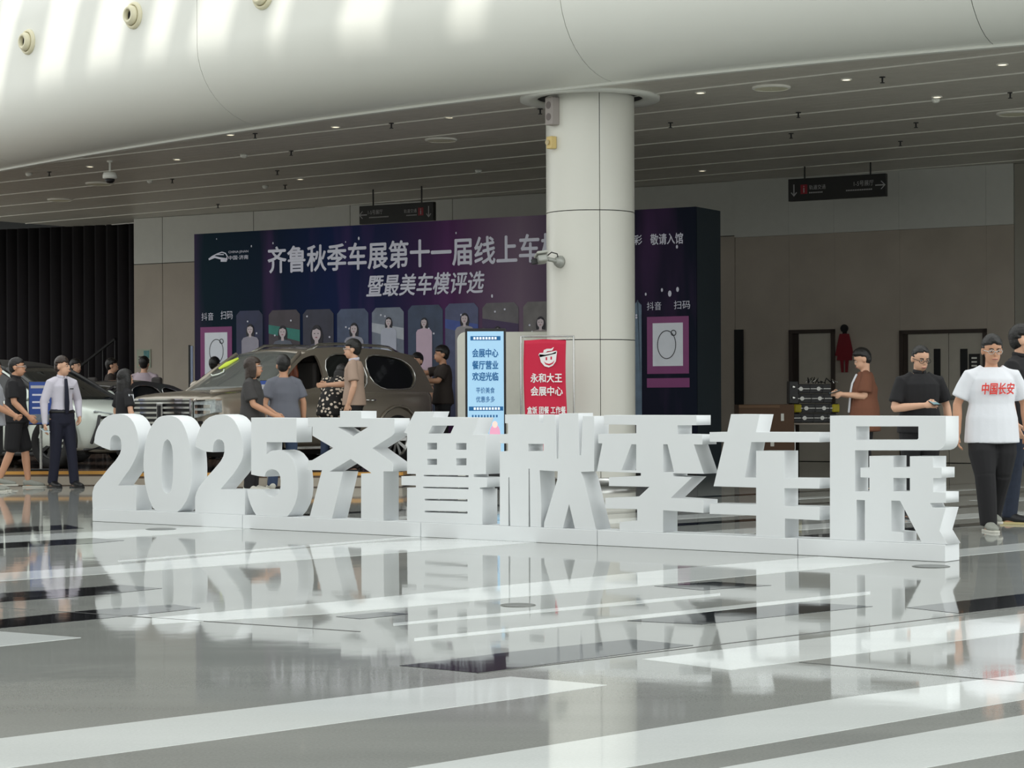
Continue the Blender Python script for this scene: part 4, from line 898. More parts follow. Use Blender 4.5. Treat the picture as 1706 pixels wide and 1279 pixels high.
        for hx in P['handles']:
            h_ = interp(T, hx)[0] * .985 + .012; MB().tube([(hx + .09, s * (h_ + .005), P['hz']), (hx + .07, s * (h_ + .03), P['hz']), (hx - .07, s * (h_ + .03), P['hz']), (hx - .09, s * (h_ + .005), P['hz'])], .012, 8).obj('door_handle', M_chrome, root, True)
        if P.get('rail'):
            r0, r1 = P['rail']; pts = []
            for i in range(9): x = r0 + (r1 - r0) * i / 8; z = interp(rt, x)[0]; pts.append((x, s * (Y_(z) - .07), z + (.06 if 0 < i < 8 else -.01)))
            MB().tube(pts, (.022), 8).obj('roof_rail', M_chrome, root, True)
    # seats and wheel
    for s in (.38, -.38):
        for x in P['seats']:
            se = MB().box((x, s, zb - .08), (.5, .46, .14)).box((x - .26, s, zb + .18), (.14, .44, .5)).box((x - .28, s, zb + .5), (.09, .24, .16)).obj('seat', M_int, root, bevel=.04)
    MB().box((P['ws'][0][0] - .3, 0, zb + .01), (.5, wb * 1.7, .09)).obj('dashboard', M_int, root, bevel=.03)
    MB().lathe([(.17, -.012), (.185, 0), (.17, .012), (.155, 0)], (P['ws'][0][0] - .62, .38, zb + .06), 'x', 28, close=True).obj('steering_wheel', M_black, root, True)
    return root
def at_local(root, name, mb, m, **k): return mb.obj(name, m, root, **k)
PSUV = dict(w=.95, wr=.385, wheels=(1.43, -1.42), wb=.86, belt=1.11, tum=.34, crown=.045, bow=.12, clear=True, open=1,
  body=[(2.38, .70, .48, .74, .96, 1.00), (2.30, .86, .34, .72, 1.00, 1.045), (2.1, .92, .27, .70, 1.03, 1.085), (1.7, .945, .26, .68, 1.05, 1.115), (1.2, .95, .25, .68, 1.06, 1.14), (.5, .94, .25, .68, 1.06, 1.13), (-1.0, .945, .25, .68, 1.07, 1.13), (-2.0, .94, .30, .72, 1.08, 1.14), (-2.28, .91, .36, .74, 1.08, 1.14), (-2.38, .84, .46, .76, 1.06, 1.12)],
  side=[(1.2, 1.06), (.42, 1.63), (.1, 1.72), (-.5, 1.755), (-1.5, 1.735), (-2.02, 1.66), (-2.16, 1.55), (-2.3, 1.2), (-2.32, 1.06)],
  wins=[[(1.0, 1.14), (.42, 1.56), (.2, 1.63), (.02, 1.645), (.0, 1.14)], [(-.1, 1.14), (-.08, 1.65), (-.84, 1.66), (-.93, 1.14)], [(-1.02, 1.15), (-.93, 1.66), (-1.55, 1.635), (-1.88, 1.55), (-2.0, 1.38), (-1.9, 1.2), (-1.75, 1.15)]],
  roof=[(.36, 1.665), (.0, 1.735), (-.5, 1.76), (-1.5, 1.74), (-2.08, 1.66)], ws=((1.24, 1.12), (.38, 1.66)), rs=((-2.34, 1.14), (-2.06, 1.66)), mir=(.86, 1.2), handles=(-.0 + .12, -.82), hz=.98, rail=(.15, -1.85), seats=(.2, -.7))
M_suv = mat('suv_bronze_grey', (150, 141, 128), .24, .5, var=.04, coat=.6)
suv = car('bronze-grey car with silver roof rails and wide chrome grille before the backdrop', (-3.35, 31.64, PH + .003), R(230.3), PSUV, M_suv)
# front of the big car: grille, lamps, badge, bumper
gx = lambda y: 2.405 - .15 * (abs(y) / .93) ** 4
def curved(y0, y1, z0, z1, d0, d1, n=8, z0b=None, z1b=None):
    b = MB(); 
    for i in range(n):
        ya, yb = y0 + (y1 - y0) * i / n, y0 + (y1 - y0) * (i + 1) / n
        def zz(y, lo): t = (y - y0) / (y1 - y0); return (z0 + ((z0b if z0b is not None else z0) - z0) * t) if lo else (z1 + ((z1b if z1b is not None else z1) - z1) * t)
        b.hexa([(gx(ya) + d0, ya, zz(ya, 1)), (gx(yb) + d0, yb, zz(yb, 1)), (gx(yb) + d0, yb, zz(yb, 0)), (gx(ya) + d0, ya, zz(ya, 0))],
               [(gx(ya) + d1, ya, zz(ya, 1)), (gx(yb) + d1, yb, zz(yb, 1)), (gx(yb) + d1, yb, zz(yb, 0)), (gx(ya) + d1, ya, zz(ya, 0))])
    return b
curved(-.60, .60, .62, 1.0, -.09, .015).obj('grille', M_black, suv)
for z in (.66, .73, .80, .87, .94): curved(-.58, .58, z, z + .028, .01, .045).obj('grille_bar', M_chrome, suv)
curved(-.62, .62, .985, 1.01, -.03, .05).obj('grille_frame', M_chrome, suv); curved(-.62, .62, .605, .63, -.03, .05).obj('grille_frame', M_chrome, suv)
for s in (-1, 1):
    MB().box((gx(.61) + .02, s * .61, .81), (.08, .03, .40)).obj('grille_frame', M_chrome, suv)
    a_, b_ = sorted((s * .64, s * .95))
    cl_ = curved(*((.64, .94, .74, .975, -.10, .022, 6, .82, .99) if s > 0 else (-.94, -.64, .82, .99, -.10, .022, 6, .74, .975))).obj('headlight', M_lightglass, suv)
    for z in (.80, .88): curved(*((.66, .88, z, z + .045, .02, .032, 5) if s > 0 else (-.88, -.66, z, z + .045, .02, .032, 5))).obj('lamp_unit', M_chrome, suv)
    curved(*((.63, .95, .965, .985, -.08, .035, 5, .985, 1.0) if s > 0 else (-.95, -.63, .985, 1.0, -.08, .035, 5, .965, .985))).obj('lamp_trim', M_chrome, suv)
    curved(*((.60, .92, .66, .70, -.06, .04, 5) if s > 0 else (-.92, -.60, .66, .70, -.06, .04, 5))).obj('bumper_strip', M_chrome, suv)
MB().box((2.455, 0, .82), (.03, .12, .27)).obj('badge', M_steel, suv, bevel=.012); MB().box((2.475, 0, .82), (.02, .05, .20)).obj('badge_inlay', M_black, suv, bevel=.005)
curved(-.8, .8, .36, .56, -.1, .01).obj('lower_intake', M_black, suv)
MB().tube([(2.2, .78, 1.10), (1.7, .80, 1.135), (1.25, .80, 1.15)], (.03, .03, .02), 8).obj('bonnet_crease', M_suv, suv, True)
MB().box((-.1, .96, .30), (2.1, .16, .05)).obj('side_step', M_steel, suv, bevel=.01)
# pale green hand-written ribbon on windscreen
M_rib = mat('ribbon_yellow_green', (210, 230, 70), .5); M_rw = mat('ribbon_white', (216, 224, 214), .5)
def onws(t, y, dx=.015): a, b = PSUV['ws']; x = a[0] + (b[0] - a[0]) * t + PSUV['bow'] * (1 - (y / .8) ** 2) * (1 - t * .5) + dx; return (x + .01, y, a[1] + (b[1] - a[1]) * t + .02)
MB().tube([onws(.86, -.42), onws(.7, -.52), onws(.58, -.58)], [(.012, .018), (.012, .04), (.012, .02)], 8).obj('windscreen_mark', M_rib, suv, True)
MB().tube([onws(.55, -.42), onws(.48, -.36), onws(.42, -.42), onws(.38, -.52), onws(.42, -.6)], .012, 8).obj('windscreen_mark', M_rw, suv, True)

PX = dict(w=.94, wr=.37, wheels=(1.42, -1.42), wb=.84, belt=.95, tum=.36, crown=.035, bow=.12, clear=False,
  body=[(2.32, .66, .36, .58, .70, .76), (2.22, .84, .24, .56, .76, .82), (2.0, .91, .20, .56, .82, .88), (1.5, .935, .20, .56, .87, .95), (1.0, .94, .20, .58, .90, .99), (.4, .93, .20, .58, .91, .98), (-1.2, .935, .20, .6, .93, .98), (-2.0, .93, .26, .64, .96, 1.02), (-2.28, .84, .4, .66, .94, 1.0)],
  side=[(1.25, .90), (.45, 1.36), (0, 1.50), (-.6, 1.54), (-1.4, 1.47), (-1.9, 1.30), (-2.2, 1.04), (-2.2, .90)],
  wins=[[(1.0, .99), (.42, 1.33), (.1, 1.42), (0, .99)], [(-.08, .99), (-.02, 1.44), (-.9, 1.46), (-1.0, .99)], [(-1.08, 1.0), (-1.0, 1.45), (-1.5, 1.36), (-1.85, 1.18), (-1.8, 1.02)]],
  roof=[(.4, 1.40), (0, 1.51), (-.6, 1.55), (-1.4, 1.48), (-1.9, 1.32)], ws=((1.28, .96), (.42, 1.40)), rs=((-2.2, 1.0), (-1.86, 1.34)), mir=(.9, 1.02), handles=(.1, -.85), hz=.82, seats=(.15, -.75),
  rim=M_black, caliper=mat('caliper_orange', (230, 110, 40), .4), trim=M_black, roofm=M_black, pill=M_black, wtrim=M_black)
M_wcar = mat('car_white', (222, 230, 222), .2, .0, var=.02, coat=.6)
M_dcar = mat('car_dark_grey', (84, 82, 82), .25, .4, var=.03, coat=.5)
wc = car('white car with black roof and orange brake callipers behind the two men at left', (-7.58, 32.62, PH + .003), R(-28), PX, M_wcar, 1.04)
for s in (1, -1):   # black front intakes in a zigzag
    MB().tube([(2.18, s * .80, .74), (2.20, s * .86, .60), (2.12, s * .9, .36)], [(.03, .02)] * 3, 6).obj('intake_blade', M_black, wc)
    MB().tube([(2.30, s * .58, .70), (2.22, s * .80, .72)], [(.03, .02)] * 2, 6).obj('intake_blade', M_black, wc)
    MB().tube([(2.32, s * .55, .42), (2.24, s * .8, .30), (2.0, s * .9, .26)], [(.05, .03)] * 3, 6).obj('intake_lip', M_black, wc)
    MB().tube([(2.12, s * .84, .80), (2.26, s * .62, .76)], .018, 6).obj('lamp_strip', M_lightglass, wc)
MB().box((2.26, 0, .42), (.1, 1.1, .16)).obj('front_intake', M_black, wc, bevel=.03)
MB().box((0, 0, .20), (2.2, 1.80, .06)).obj('side_sill', M_black, wc, bevel=.02)
PS = dict(PX); PS.update(body=[(2.38, .64, .34, .56, .68, .74), (2.26, .84, .22, .54, .74, .80), (2.0, .90, .18, .54, .80, .86), (1.4, .92, .18, .55, .85, .93), (.8, .93, .18, .56, .88, .95), (-1.4, .93, .18, .58, .90, .96), (-2.1, .90, .24, .6, .90, .96), (-2.4, .78, .38, .62, .88, .94)], roofm=None, pill=M_dcar, trim=M_dcar, caliper=None, wtrim=M_chrome, rim=M_steel, belt=.92,
  side=[(1.2, .88), (.4, 1.28), (0, 1.38), (-.5, 1.41), (-1.1, 1.34), (-1.7, 1.12), (-2.1, .96), (-2.1, .88)],
  wins=[[(.95, .96), (.4, 1.24), (.08, 1.32), (0, .96)], [(-.08, .96), (-.02, 1.33), (-.7, 1.34), (-.85, .96)], [(-.93, .97), (-.78, 1.33), (-1.2, 1.24), (-1.55, 1.06), (-1.5, .98)]],
  roof=[(.38, 1.31), (0, 1.39), (-.5, 1.42), (-1.1, 1.35), (-1.65, 1.15)], ws=((1.24, .93), (.4, 1.31)), rs=((-2.1, .96), (-1.62, 1.16)))
PS['roofm'] = M_dcar
car('dark grey low car with sloping roof, half hidden behind woman with long hair', (-6.95, 36.1, PH + .003), R(235), PS, M_dcar, .93)

# ------------------------------------------------------------------ people
M_lipm = mat('lips', (150, 84, 78), .5); M_eye = mat('eye_dark', (24, 18, 16), .3); M_eyew = mat('eye_white', (216, 210, 202), .4)
def cloth(name, col, var=.06, rough=.85, scale=8, **k): return mat(name, col, rough, var=var, scale=scale, bump=.25, **k)
def rotx(p, piv, a): d = V(p) - piv; return piv + Matrix.Rotation(a, 3, 'X') @ d
def person(label, px, Y, ztop, yaw, base=0.0, skin=None, hair=M_hair, hs='short', top=None, tl='short', topm=None, bottom='trousers', botm=None, shoe=None, shoe2=None,
           la=None, ra=None, ll=None, lr=None, lean=0, hyaw=0, hpitch=0, build=1.0, baggy=1.0, glasses=False, fine=False, collar=None, x=None, hand_l=.35, hand_r=.35, group=None, hem=.86, loose=1.0, phone=None, turn=0):
    H = (ztop - base) / (1 if not lean else 1); k = H / 1.708
    skin = skin or M_skin; X = uv(px, 640)[0] * Y if x is None else x
    base += .004 if base else 0; root = empty('person', (X, Y, base), R(yaw), label, 'person', group, sc=k)
    la = la or ((.25, .02, 1.13), (.27, -.06, .88)); ra = ra or ((-.25, .02, 1.13), (-.27, -.06, .88))
    ll = ll or ((.10, -.01, .50), (.11, .02, .09)); lr = lr or ((-.10, -.01, .50), (-.11, .02, .09))
    PV = V((0, 0, .98)); Bf = lambda p: rotx(p, PV, R(lean)) if lean else V(p)
    w_ = build
    SL, SR = Bf((.168 * w_, .0, 1.375)), Bf((-.168 * w_, .0, 1.375)); CL = lambda s: Bf((s * .068 * w_, .005, 1.422)); EL, WL_, ER, WR_ = V(la[0]), V(la[1]), V(ra[0]), V(ra[1])
    nb, hc = Bf((0, .01, 1.43)), Bf((0, -.022, 1.588))
    HR = Matrix.Rotation(R(hyaw), 3, 'Z') @ Matrix.Rotation(R(lean + hpitch), 3, 'X'); hl = lambda p: hc + HR @ (V(p) * 1.06)
    b = MB()
    tor = [((0, 0, .88), (.155, .105)), ((0, 0, .96), (.165, .11)), ((0, 0, 1.08), (.14, .10)), ((0, 0, 1.20), (.155, .105)), ((0, .0, 1.32), (.160, .10)), ((0, .01, 1.38), (.118, .08)), ((0, .01, 1.43), (.062, .056))]
    b.tube([Bf(p) for p, r in tor], [(r[0] * w_, r[1] * w_) for p, r in tor], 16)
    b.tube([nb - V((0, 0, .03)), (nb + hl((0, .01, -.06))) / 2, hl((0, .015, -.05))], [.062, .054, .052], 12)
    # head
    b.ell(hl((0, .008, .03)), (0.0806, 0.0996, 0.0954)); b.ell(hl((0, -.022, -.035)), (0.0657, 0.0742, 0.0827)); b.ell(hl((0, -.04, -.075)), (0.0382, 0.0424, 0.0360))
    b.tube([hl((0, -.084, .02)), hl((0, -.098, -.018))], [.008, .011], 8); b.ell(hl((0, -.092, -.052)), (0.0254, 0.0127, 0.0127))
    for s in (1, -1): b.ell(hl((s * .078, .012, -.005)), (0.0127, 0.0233, 0.0339))
    for S_, E_, W_, hd, s in ((SL, EL, WL_, hand_l, 1), (SR, ER, WR_, hand_r, -1)):
        b.tube([CL(s), S_, S_.lerp(E_, .5), E_], [.03, .054, .045, .038], 12); b.tube([E_, E_.lerp(W_, .35), W_], [.04, .042, .027], 12)
        d = (W_ - E_).normalized(); up = V((0, 0, 1)); sd_ = d.cross(V((s, .3, .1))).normalized(); n_ = d.cross(sd_).normalized()
        if n_.x * s > 0: n_ = -n_
        palm = W_ + d * .05; b.tube([W_ - d * .01, W_ + d * .03, W_ + d * .085], [(.024, .02), (.036, .018), (.036, .015)], 10, ref=sd_)
        if fine or True:
            for f_, (o_, L_) in enumerate(((-.029, .066), (-.010, .076), (.010, .072), (.028, .056))):
                p0 = W_ + d * .085 + sd_ * o_; c1 = d * cos(hd) + n_ * sin(hd); c2 = d * cos(hd * 2.4) + n_ * sin(hd * 2.4)
                b.tube([p0 - d * .01, p0 + c1 * L_ * .5, p0 + c1 * L_ * .5 + c2 * L_ * .5], [.0095, .009, .008], 8)
            t0 = W_ + d * .03 - sd_ * .03; b.tube([t0, t0 - sd_ * .025 + d * .03 + n_ * .012, t0 - sd_ * .022 + d * .062 + n_ * .02], [.013, .011, .009], 8)
    for hx_, (K_, A_), s in ((.09, ll, 1), (-.09, lr, -1)):
        K_, A_ = V(K_), V(A_); h0 = V((hx_ * w_, 0, .91)); b.tube([h0, h0.lerp(K_, .5), K_], [.092 * w_, .078 * w_, .055], 14); b.tube([K_, K_.lerp(A_, .35), A_], [.053, .056, .036], 12)
        ft = A_ + V((0, -.02, -.05)); b.tube([ft + V((0, .05, 0)), ft + V((0, -.06, -.005)), ft + V((0, -.15, -.015))], [(.035, .035), (.042, .035), (.036, .02)], 10)
    bo = b.obj('body', skin, root, voxel=.0075 if fine else .0105, sm=2)
    # face
    for s in (1, -1):
        e = MB().ell(hl((s * .031, -.081, .012)), (.014, .009, .006), 10, 6).obj('eye', M_eyew, root, True); MB().ell(hl((s * .031, -.0885, .012)), (.0065, .004, .006), 8, 6).obj('iris', M_eye, root, True)
        MB().tube([hl((s * .014, -.090, .031)), hl((s * .032, -.090, .036)), hl((s * .048, -.080, .031))], .0045, 6).obj('eyebrow', hair, root, True)
    MB().tube([hl((-.022, -.098, -.052)), hl((0, -.104, -.050)), hl((.022, -.098, -.052))], [.004, .006, .004], 6).obj('mouth', M_lipm, root, True)
    if glasses:
        g_ = MB()
        for s in (1, -1):
            g_.tube([hl((s * .034 + .024 * cos(t * pi / 6), -.101, .010 + .018 * sin(t * pi / 6))) for t in range(13)], .0028, 6, cap=False); g_.tube([hl((s * .058, -.1, .014)), hl((s * .08, -.04, .012)), hl((s * .082, .01, .006))], .003, 6)
        g_.tube([hl((-.01, -.104, .014)), hl((.01, -.104, .014))], .003, 6); g_.obj('glasses', M_black if glasses != 'light' else M_steel, root, True)
    # hair
    def hfn(fr, side):
        def fn(d):
            kk = 1.0; 
            if d.y < -.22 and d.z < fr - .15 * abs(d.x) + .08 * noise.noise(d * 9): kk = .80
            if d.z < side and d.y < .25: kk = .80
            if d.z < -.55: kk = .7
            return kk * (1 + .05 * noise.noise(d * 6))
        return fn
    hb = MB()
    if hs == 'short': hb.ell(hl((0, .012, .042)), (0.0943, 0.1145, 0.1102), 28, 20, hfn(.20, -.30))
    if hs in ('short', 'buzz', 'fringe', 'cap'): hb.ell(hl((0, .042, -.002)), (0.0700, 0.0721, 0.0784), 20, 14)
    if hs == 'buzz': hb.ell(hl((0, .010, .036)), (0.0880, 0.1092, 0.1018), 28, 20, hfn(.30, -.30))
    if hs == 'fringe': hb.ell(hl((0, .010, .044)), (0.0954, 0.1166, 0.1102), 28, 20, hfn(.18, -.15))
    if hs in ('bob', 'long'):
        hb.ell(hl((0, .012, .040)), (0.0975, 0.1187, 0.1081), 28, 20, hfn(.30, -1))
        L_ = .17 if hs == 'bob' else .52
        hb.tube([hl((0, .03, .04)), hl((0, .05, -.06)), hl((0, .055, -.06)) + V((0, .0, -L_ * .5 + .03)), hl((0, .055, -.06)) + V((0, 0.01, -L_ + .06))], [(.09, .07), (.10, .07), (.105, .06), (.085, .045)], 18)
        for s in (1, -1): hb.tube([hl((s * .075, -.01, .06)), hl((s * .088, -.015, -.03)), hl((s * .085, -.01, -.03)) + V((0, 0, -min(L_, .2) * .55))], [(.022, .05), (.024, .05), (.02, .04)], 10)
    if hs == 'cap':
        hb.ell(hl((0, .014, .040)), (0.0922, 0.1124, 0.1060), 28, 20, hfn(.2, -.2))
    ho = hb.obj('hair', hair, root, voxel=.007, sm=1)
    if hs == 'cap':
        c_ = MB().ell(hl((0, .01, .065)), (.094, .112, .085), 24, 16, lambda d: .86 if d.z < -.1 else 1); c_.tube([hl((0, -.07, .07)), hl((0, -.16, .05))], [(.07, .012), (.055, .008)], 14); c_.obj('cap', topm if False else M_hair, root, voxel=.008)
    # top
    if topm:
        lo = loose; sh = MB(); hz = hem
        T_ = [((0, 0, hz), (.204 * lo, .152 * lo)), ((0, 0, 1.0), (.192 * lo, .140 * lo)), ((0, 0, 1.12), (.168 * lo, .122 * lo)), ((0, 0, 1.24), (.176 * lo, .126 * lo)), ((0, .0, 1.33), (.178, .122)), ((0, .01, 1.385), (.140, .103)), ((0, .012, 1.44), (.084, .078))]
        sh.tube([Bf(p) if p[2] > .98 else V(p) for p, r in T_], [(r[0] * w_, r[1] * w_) for p, r in T_], 20, ck=.12)
        for S_, E_, W_, s in ((SL, EL, WL_, 1), (SR, ER, WR_, -1)):
            if tl == 'short': q = S_.lerp(E_, .78); sh.tube([CL(s), S_ + V((0, 0, -.004)), S_.lerp(E_, .45), q], [.052, .070, .071 * lo, .075 * lo], 14, ck=.15)
            elif tl == 'long': sh.tube([CL(s), S_, S_.lerp(E_, .5), E_], [.052, .068, .060, .056], 14); sh.tube([E_, E_.lerp(W_, .5), W_ - (W_ - E_).normalized() * .0], [.054, .048, .036], 12)
            elif tl == 'sleeveless': sh.tube([S_ + V((-s * .06, 0, 0)), S_], [.06, .066], 12)
        for i, v in enumerate(sh.v): sh.v[i] = v + V((noise.noise(v * 9), noise.noise(v * 9 + V((5, 0, 0))), 0)) * .006
        so = sh.obj('shirt', topm, root, voxel=.010 if fine else .013, sm=3)
        if collar: MB().tube([Bf((.055 * cos(t * pi / 8 - pi / 2 + .25), .062 * sin(t * pi / 8 - pi / 2 + .25) - .0, 1.462 + .012 * sin(t * pi / 8 - pi / 2))) for t in range(16)], [(.012, .022)] * 16, 8, cap=True).obj('collar', collar, root, True)
    if botm:
        tr = MB(); zk = {'trousers': 1.0, 'shorts': .0}
        tr.tube([(0, 0, 1.02), (0, 0, .95), (0, .0, .85)], [(.176 * w_, .122 * w_), (.184 * w_, .128 * w_), (.175 * w_, .124 * w_)], 18)
        for hx_, (K_, A_), s in ((.088, ll, 1), (-.088, lr, -1)):
            K_, A_ = V(K_), V(A_); h0 = V((hx_ * w_, 0, .88))
            if bottom == 'shorts': tr.tube([h0, h0.lerp(K_, .5), h0.lerp(K_, .95)], [.102 * w_, .098 * w_, .092 * w_], 14)
            else: tr.tube([h0, h0.lerp(K_, .5), K_], [.100 * w_, .090 * w_ * baggy, .074 * baggy], 14); tr.tube([K_, K_.lerp(A_, .5), A_ + V((0, 0, -.03))], [.074 * baggy, .068 * baggy, .064 * baggy], 14, ck=.3)
        for i, v in enumerate(tr.v): tr.v[i] = v + V((noise.noise(v * 10), noise.noise(v * 10 + V((5, 0, 0))), 0)) * .008
        tr.obj('shorts' if bottom == 'shorts' else 'trousers', botm, root, voxel=.010 if fine else .013, sm=2)
    for (K_, A_) in (ll, lr):
        A_ = V(A_); K_ = V(K_); ft = A_ + V((0, -.02, -.045)); tilt = 0
        s_ = MB().tube([ft + V((0, .065, .01)), ft + V((0, .02, .02)), ft + V((0, -.06, .0)), ft + V((0, -.14, -.01)), ft + V((0, -.19, -.015))], [(.042, .045), (.046, .052), (.05, .04), (.048, .032), (.035, .022)], 14)
        s_.obj('shoe', shoe or M_black, root, voxel=.009, sm=2)
        MB().prism([ft + V((x_, y_, -.048)) for x_, y_ in ((-.045, .09), (.045, .09), (.05, -.08), (.045, -.18), (.02, -.225), (-.02, -.225), (-.045, -.18), (-.05, -.08))],
                   [ft + V((x_, y_, -.025)) for x_, y_ in ((-.045, .09), (.045, .09), (.05, -.08), (.045, -.18), (.02, -.225), (-.02, -.225), (-.045, -.18), (-.05, -.08))]).obj('shoe_sole', shoe2 or M_black, root, bevel=.006)
    if phone:
        W_, E_ = (WL_, EL) if phone == 'l' else (WR_, ER); d = (W_ - E_).normalized(); c_ = W_ + d * .10 + V((0, 0, .015)); rm_ = (V((0, -.3, 1))).to_track_quat('Z', 'Y').to_matrix()
        ph = MB().box((0, 0, 0), (.075, .15, .009)).obj('phone', M_black, None, bevel=.003); ph.name = 'mobile_phone'
        ph.matrix_world = Matrix.Translation((X, Y, base)) @ Matrix.Rotation(R(yaw), 4, 'Z') @ Matrix.Scale(k, 4) @ Matrix.Translation(c_) @ rm_.to_4x4(); MB().box((0, 0, .0052), (.068, .138, .001)).obj('screen', mat('phone_screen', (120, 150, 156), .2, emit=.3), ph)
        root['_ph'] = 1; return root, ph
    return root
M_bt = cloth('black_cloth', (26, 25, 28)); M_nv = cloth('navy_cloth', (28, 30, 48)); M_wt = cloth('white_cloth', (226, 228, 234), .03); M_gt = cloth('grey_cloth', (104, 106, 116)); M_lg = cloth('light_grey_cloth', (152, 154, 160))
M_pk = cloth('pale_pink_cloth', (196, 180, 190)); M_bg = cloth('beige_cloth', (172, 148, 132)); M_br = cloth('brown_cloth', (118, 74, 54)); M_dk = cloth('dark_brown_cloth', (54, 46, 42)); M_sh = cloth('silver_white_shirt', (206, 202, 214), .04)
M_jn = cloth('blue_jeans', (52, 66, 92), .3, scale=20); M_db = cloth('dark_jeans', (34, 42, 58), .3, scale=20); M_ch = cloth('charcoal_cloth', (62, 60, 60)); M_shg = mat('shoe_grey', (140, 142, 134), .6); M_sw = mat('shoe_white', (196, 194, 184), .5); M_sy = mat('shoe_sole_sand', (196, 182, 130), .6)
zt = lambda px, py, Y: at_y(px, py, Y).z
def fg(px, py): return at_z(px, py, 0).y
# ---- left group
person('man in light grey T-shirt cut off by left edge, hands clasped in front', -13, 28.0, 1.72, 90, skin=M_skin2, topm=M_lg, botm=M_bt, bottom='shorts', shoe=M_shg, shoe2=M_sw, la=((.24, -.06, 1.12), (.06, -.27, 1.0)), ra=((-.24, -.1, 1.12), (-.02, -.30, .98)), build=1.12, fine=True, hand_l=.8, hand_r=.8)
Y_ = 29.25; person('man in black polo and shorts with glasses and pale shoes, walking right', 26, Y_, zt(30, 597, Y_), 92, skin=M_skin2, hs='buzz', topm=M_bt, botm=M_bt, bottom='shorts', shoe=M_shg, shoe2=M_sw, glasses='light', collar=M_bt, build=1.12, fine=True,
       la=((.22, .06, 1.13), (.2, -.04, .88)), ra=((-.22, -.02, 1.13), (-.2, -.2, .95)), ll=((.10, -.10, .50), (.10, -.14, .09)), lr=((-.09, .04, .50), (-.09, .20, .12)))
Y_ = 29.2; t_, ph_ = person('man in pale shirt with dark tie and navy trousers, looking right', 103, Y_, zt(103, 596, Y_), 38, hyaw=35, hair=M_hairb, topm=M_sh, tl='long', botm=M_nv, shoe=M_black, collar=M_sh, fine=True, build=.95, hem=.99, loose=.88,
       ra=((-.24, .03, 1.13), (-.26, -.03, .84)), la=((.26, .06, 1.14), (.20, -.10, .93)), ll=((.10, -.06, .50), (.13, -.10, .09)), lr=((-.08, .02, .50), (-.10, .08, .09)), phone='r')
ph_.name = 'white_card'; tag(ph_, 'small pale card held low by the man in dark tie', 'card'); ph_.data.materials[0] = M_wt
MB().tube([(0, -.118, 1.43), (0, -.138, 1.30), (.005, -.14, 1.12), (.01, -.128, .98)], [(.022, .008), (.028, .008), (.036, .008), (.03, .008)], 8).obj('tie', M_nv, t_, True)
MB().tube([(0, 0, .985), (0, 0, 1.015)], [(.180, .127), (.178, .126)], 24, ck=.05).obj('belt', M_black, t_, True); MB().box((.075, -.137, 1.30), (.05, .006, .014)).obj('name_badge', M_black, t_)
Y_ = 28.6; t_ = person('woman with very long black hair in a black top with white sleeve stripes', 207, Y_, zt(205, 617, Y_), 125, hs='long', topm=M_bt, botm=M_bt, bottom='shorts', shoe=M_sw, shoe2=M_sw, skin=M_skin, hyaw=-10, build=.92)
for i in range(3): MB().tube([(-.225 - .0, -.03 + i * .03, 1.36), (-.262, -.03 + i * .03, 1.2)], .009, 6).obj('sleeve_stripe', M_wt, t_)
person('man in pale pink shirt seen from behind near the wall poster', 240, 39.3, zt(240, 596, 39.3), 175, base=PH, topm=M_pk, botm=M_bt, build=1.15)
person('person in dark clothes in the shadow behind the dark grey car', 185, 39.6, zt(185, 599, 39.6), 100, base=PH, topm=M_dk, botm=M_bt)
person('person in grey top mostly hidden behind the man in dark tie', 125, 38.6, zt(120, 600, 38.6), 60, base=PH, topm=M_ch, botm=M_bt)
person('person with black hair in front of the round badge card on the backdrop', 357, 36.1, zt(355, 597, 36.1), 160, base=PH, topm=M_bt, botm=M_bt)
# ---- around the big car
Y_ = 27.35; person('woman with bobbed hair and glasses in a faded black T-shirt', 420, Y_, zt(418, 597, Y_), 80, hs='bob', topm=M_ch, botm=M_bt, shoe=M_sw, shoe2=M_sw, glasses='light', hair=M_hairb, hpitch=-8, loose=1.12, build=1.0,
       la=((.22, -.02, 1.14), (.20, -.25, 1.0)), ra=((-.22, -.08, 1.12), (-.16, -.34, .98)), skin=M_skin2, hem=.84, fine=True)
Y_ = 28.05; person('man in grey T-shirt and jeans seen from behind', 473, Y_, zt(468, 594, Y_), 200, hyaw=-20, topm=M_gt, botm=M_jn, shoe=M_sw, shoe2=M_sw, loose=1.1, skin=M_skin2, hem=.84, ll=((.1, -.02, .5), (.16, 0, .09)), lr=((-.1, -.02, .5), (-.16, 0, .09)))
Y_ = 29.55; person('man in beige polo with glasses standing beside the open car window', 590, Y_, zt(586, 568, Y_), -95, base=PH, hs='short', topm=M_bg, botm=M_bt, glasses='light', collar=M_sh, build=1.05, ra=((-.2, -.12, 1.14), (-.14, -.38, 1.13)), la=((.24, .04, 1.12), (.22, -.04, .88)), fine=True)
Y_ = 29.9; t_ = person('woman in black and cream patterned blouse leaning into the car window', 553, Y_, PH + 1.66, 165, base=PH, hs='bob', lean=44, topm=None, botm=M_jn, la=((.26, -.4, 1.15), (.22, -.6, 1.05)), ra=((-.26, -.4, 1.15), (-.22, -.6, 1.05)), shoe=M_sw)
MFL = mat('floral_print', (120, 108, 96), .8, var=.95, scale=13)
nt = MFL.node_tree; [setattr(n_.inputs[0], 'default_value', 0) for n_ in []]
for n_ in nt.nodes:
    if n_.type == 'MIX': n_.inputs[6].default_value = (.008, .007, .007, 1); n_.inputs[7].default_value = (.72, .62, .52, 1)
vr = nt.nodes.new('ShaderNodeTexVoronoi'); vr.inputs['Scale'].default_value = 16; cr = nt.nodes.new('ShaderNodeMapRange'); cr.inputs[1].default_value = .32; cr.inputs[2].default_value = .38; cr.inputs[3].default_value = 1; cr.inputs[4].default_value = 0
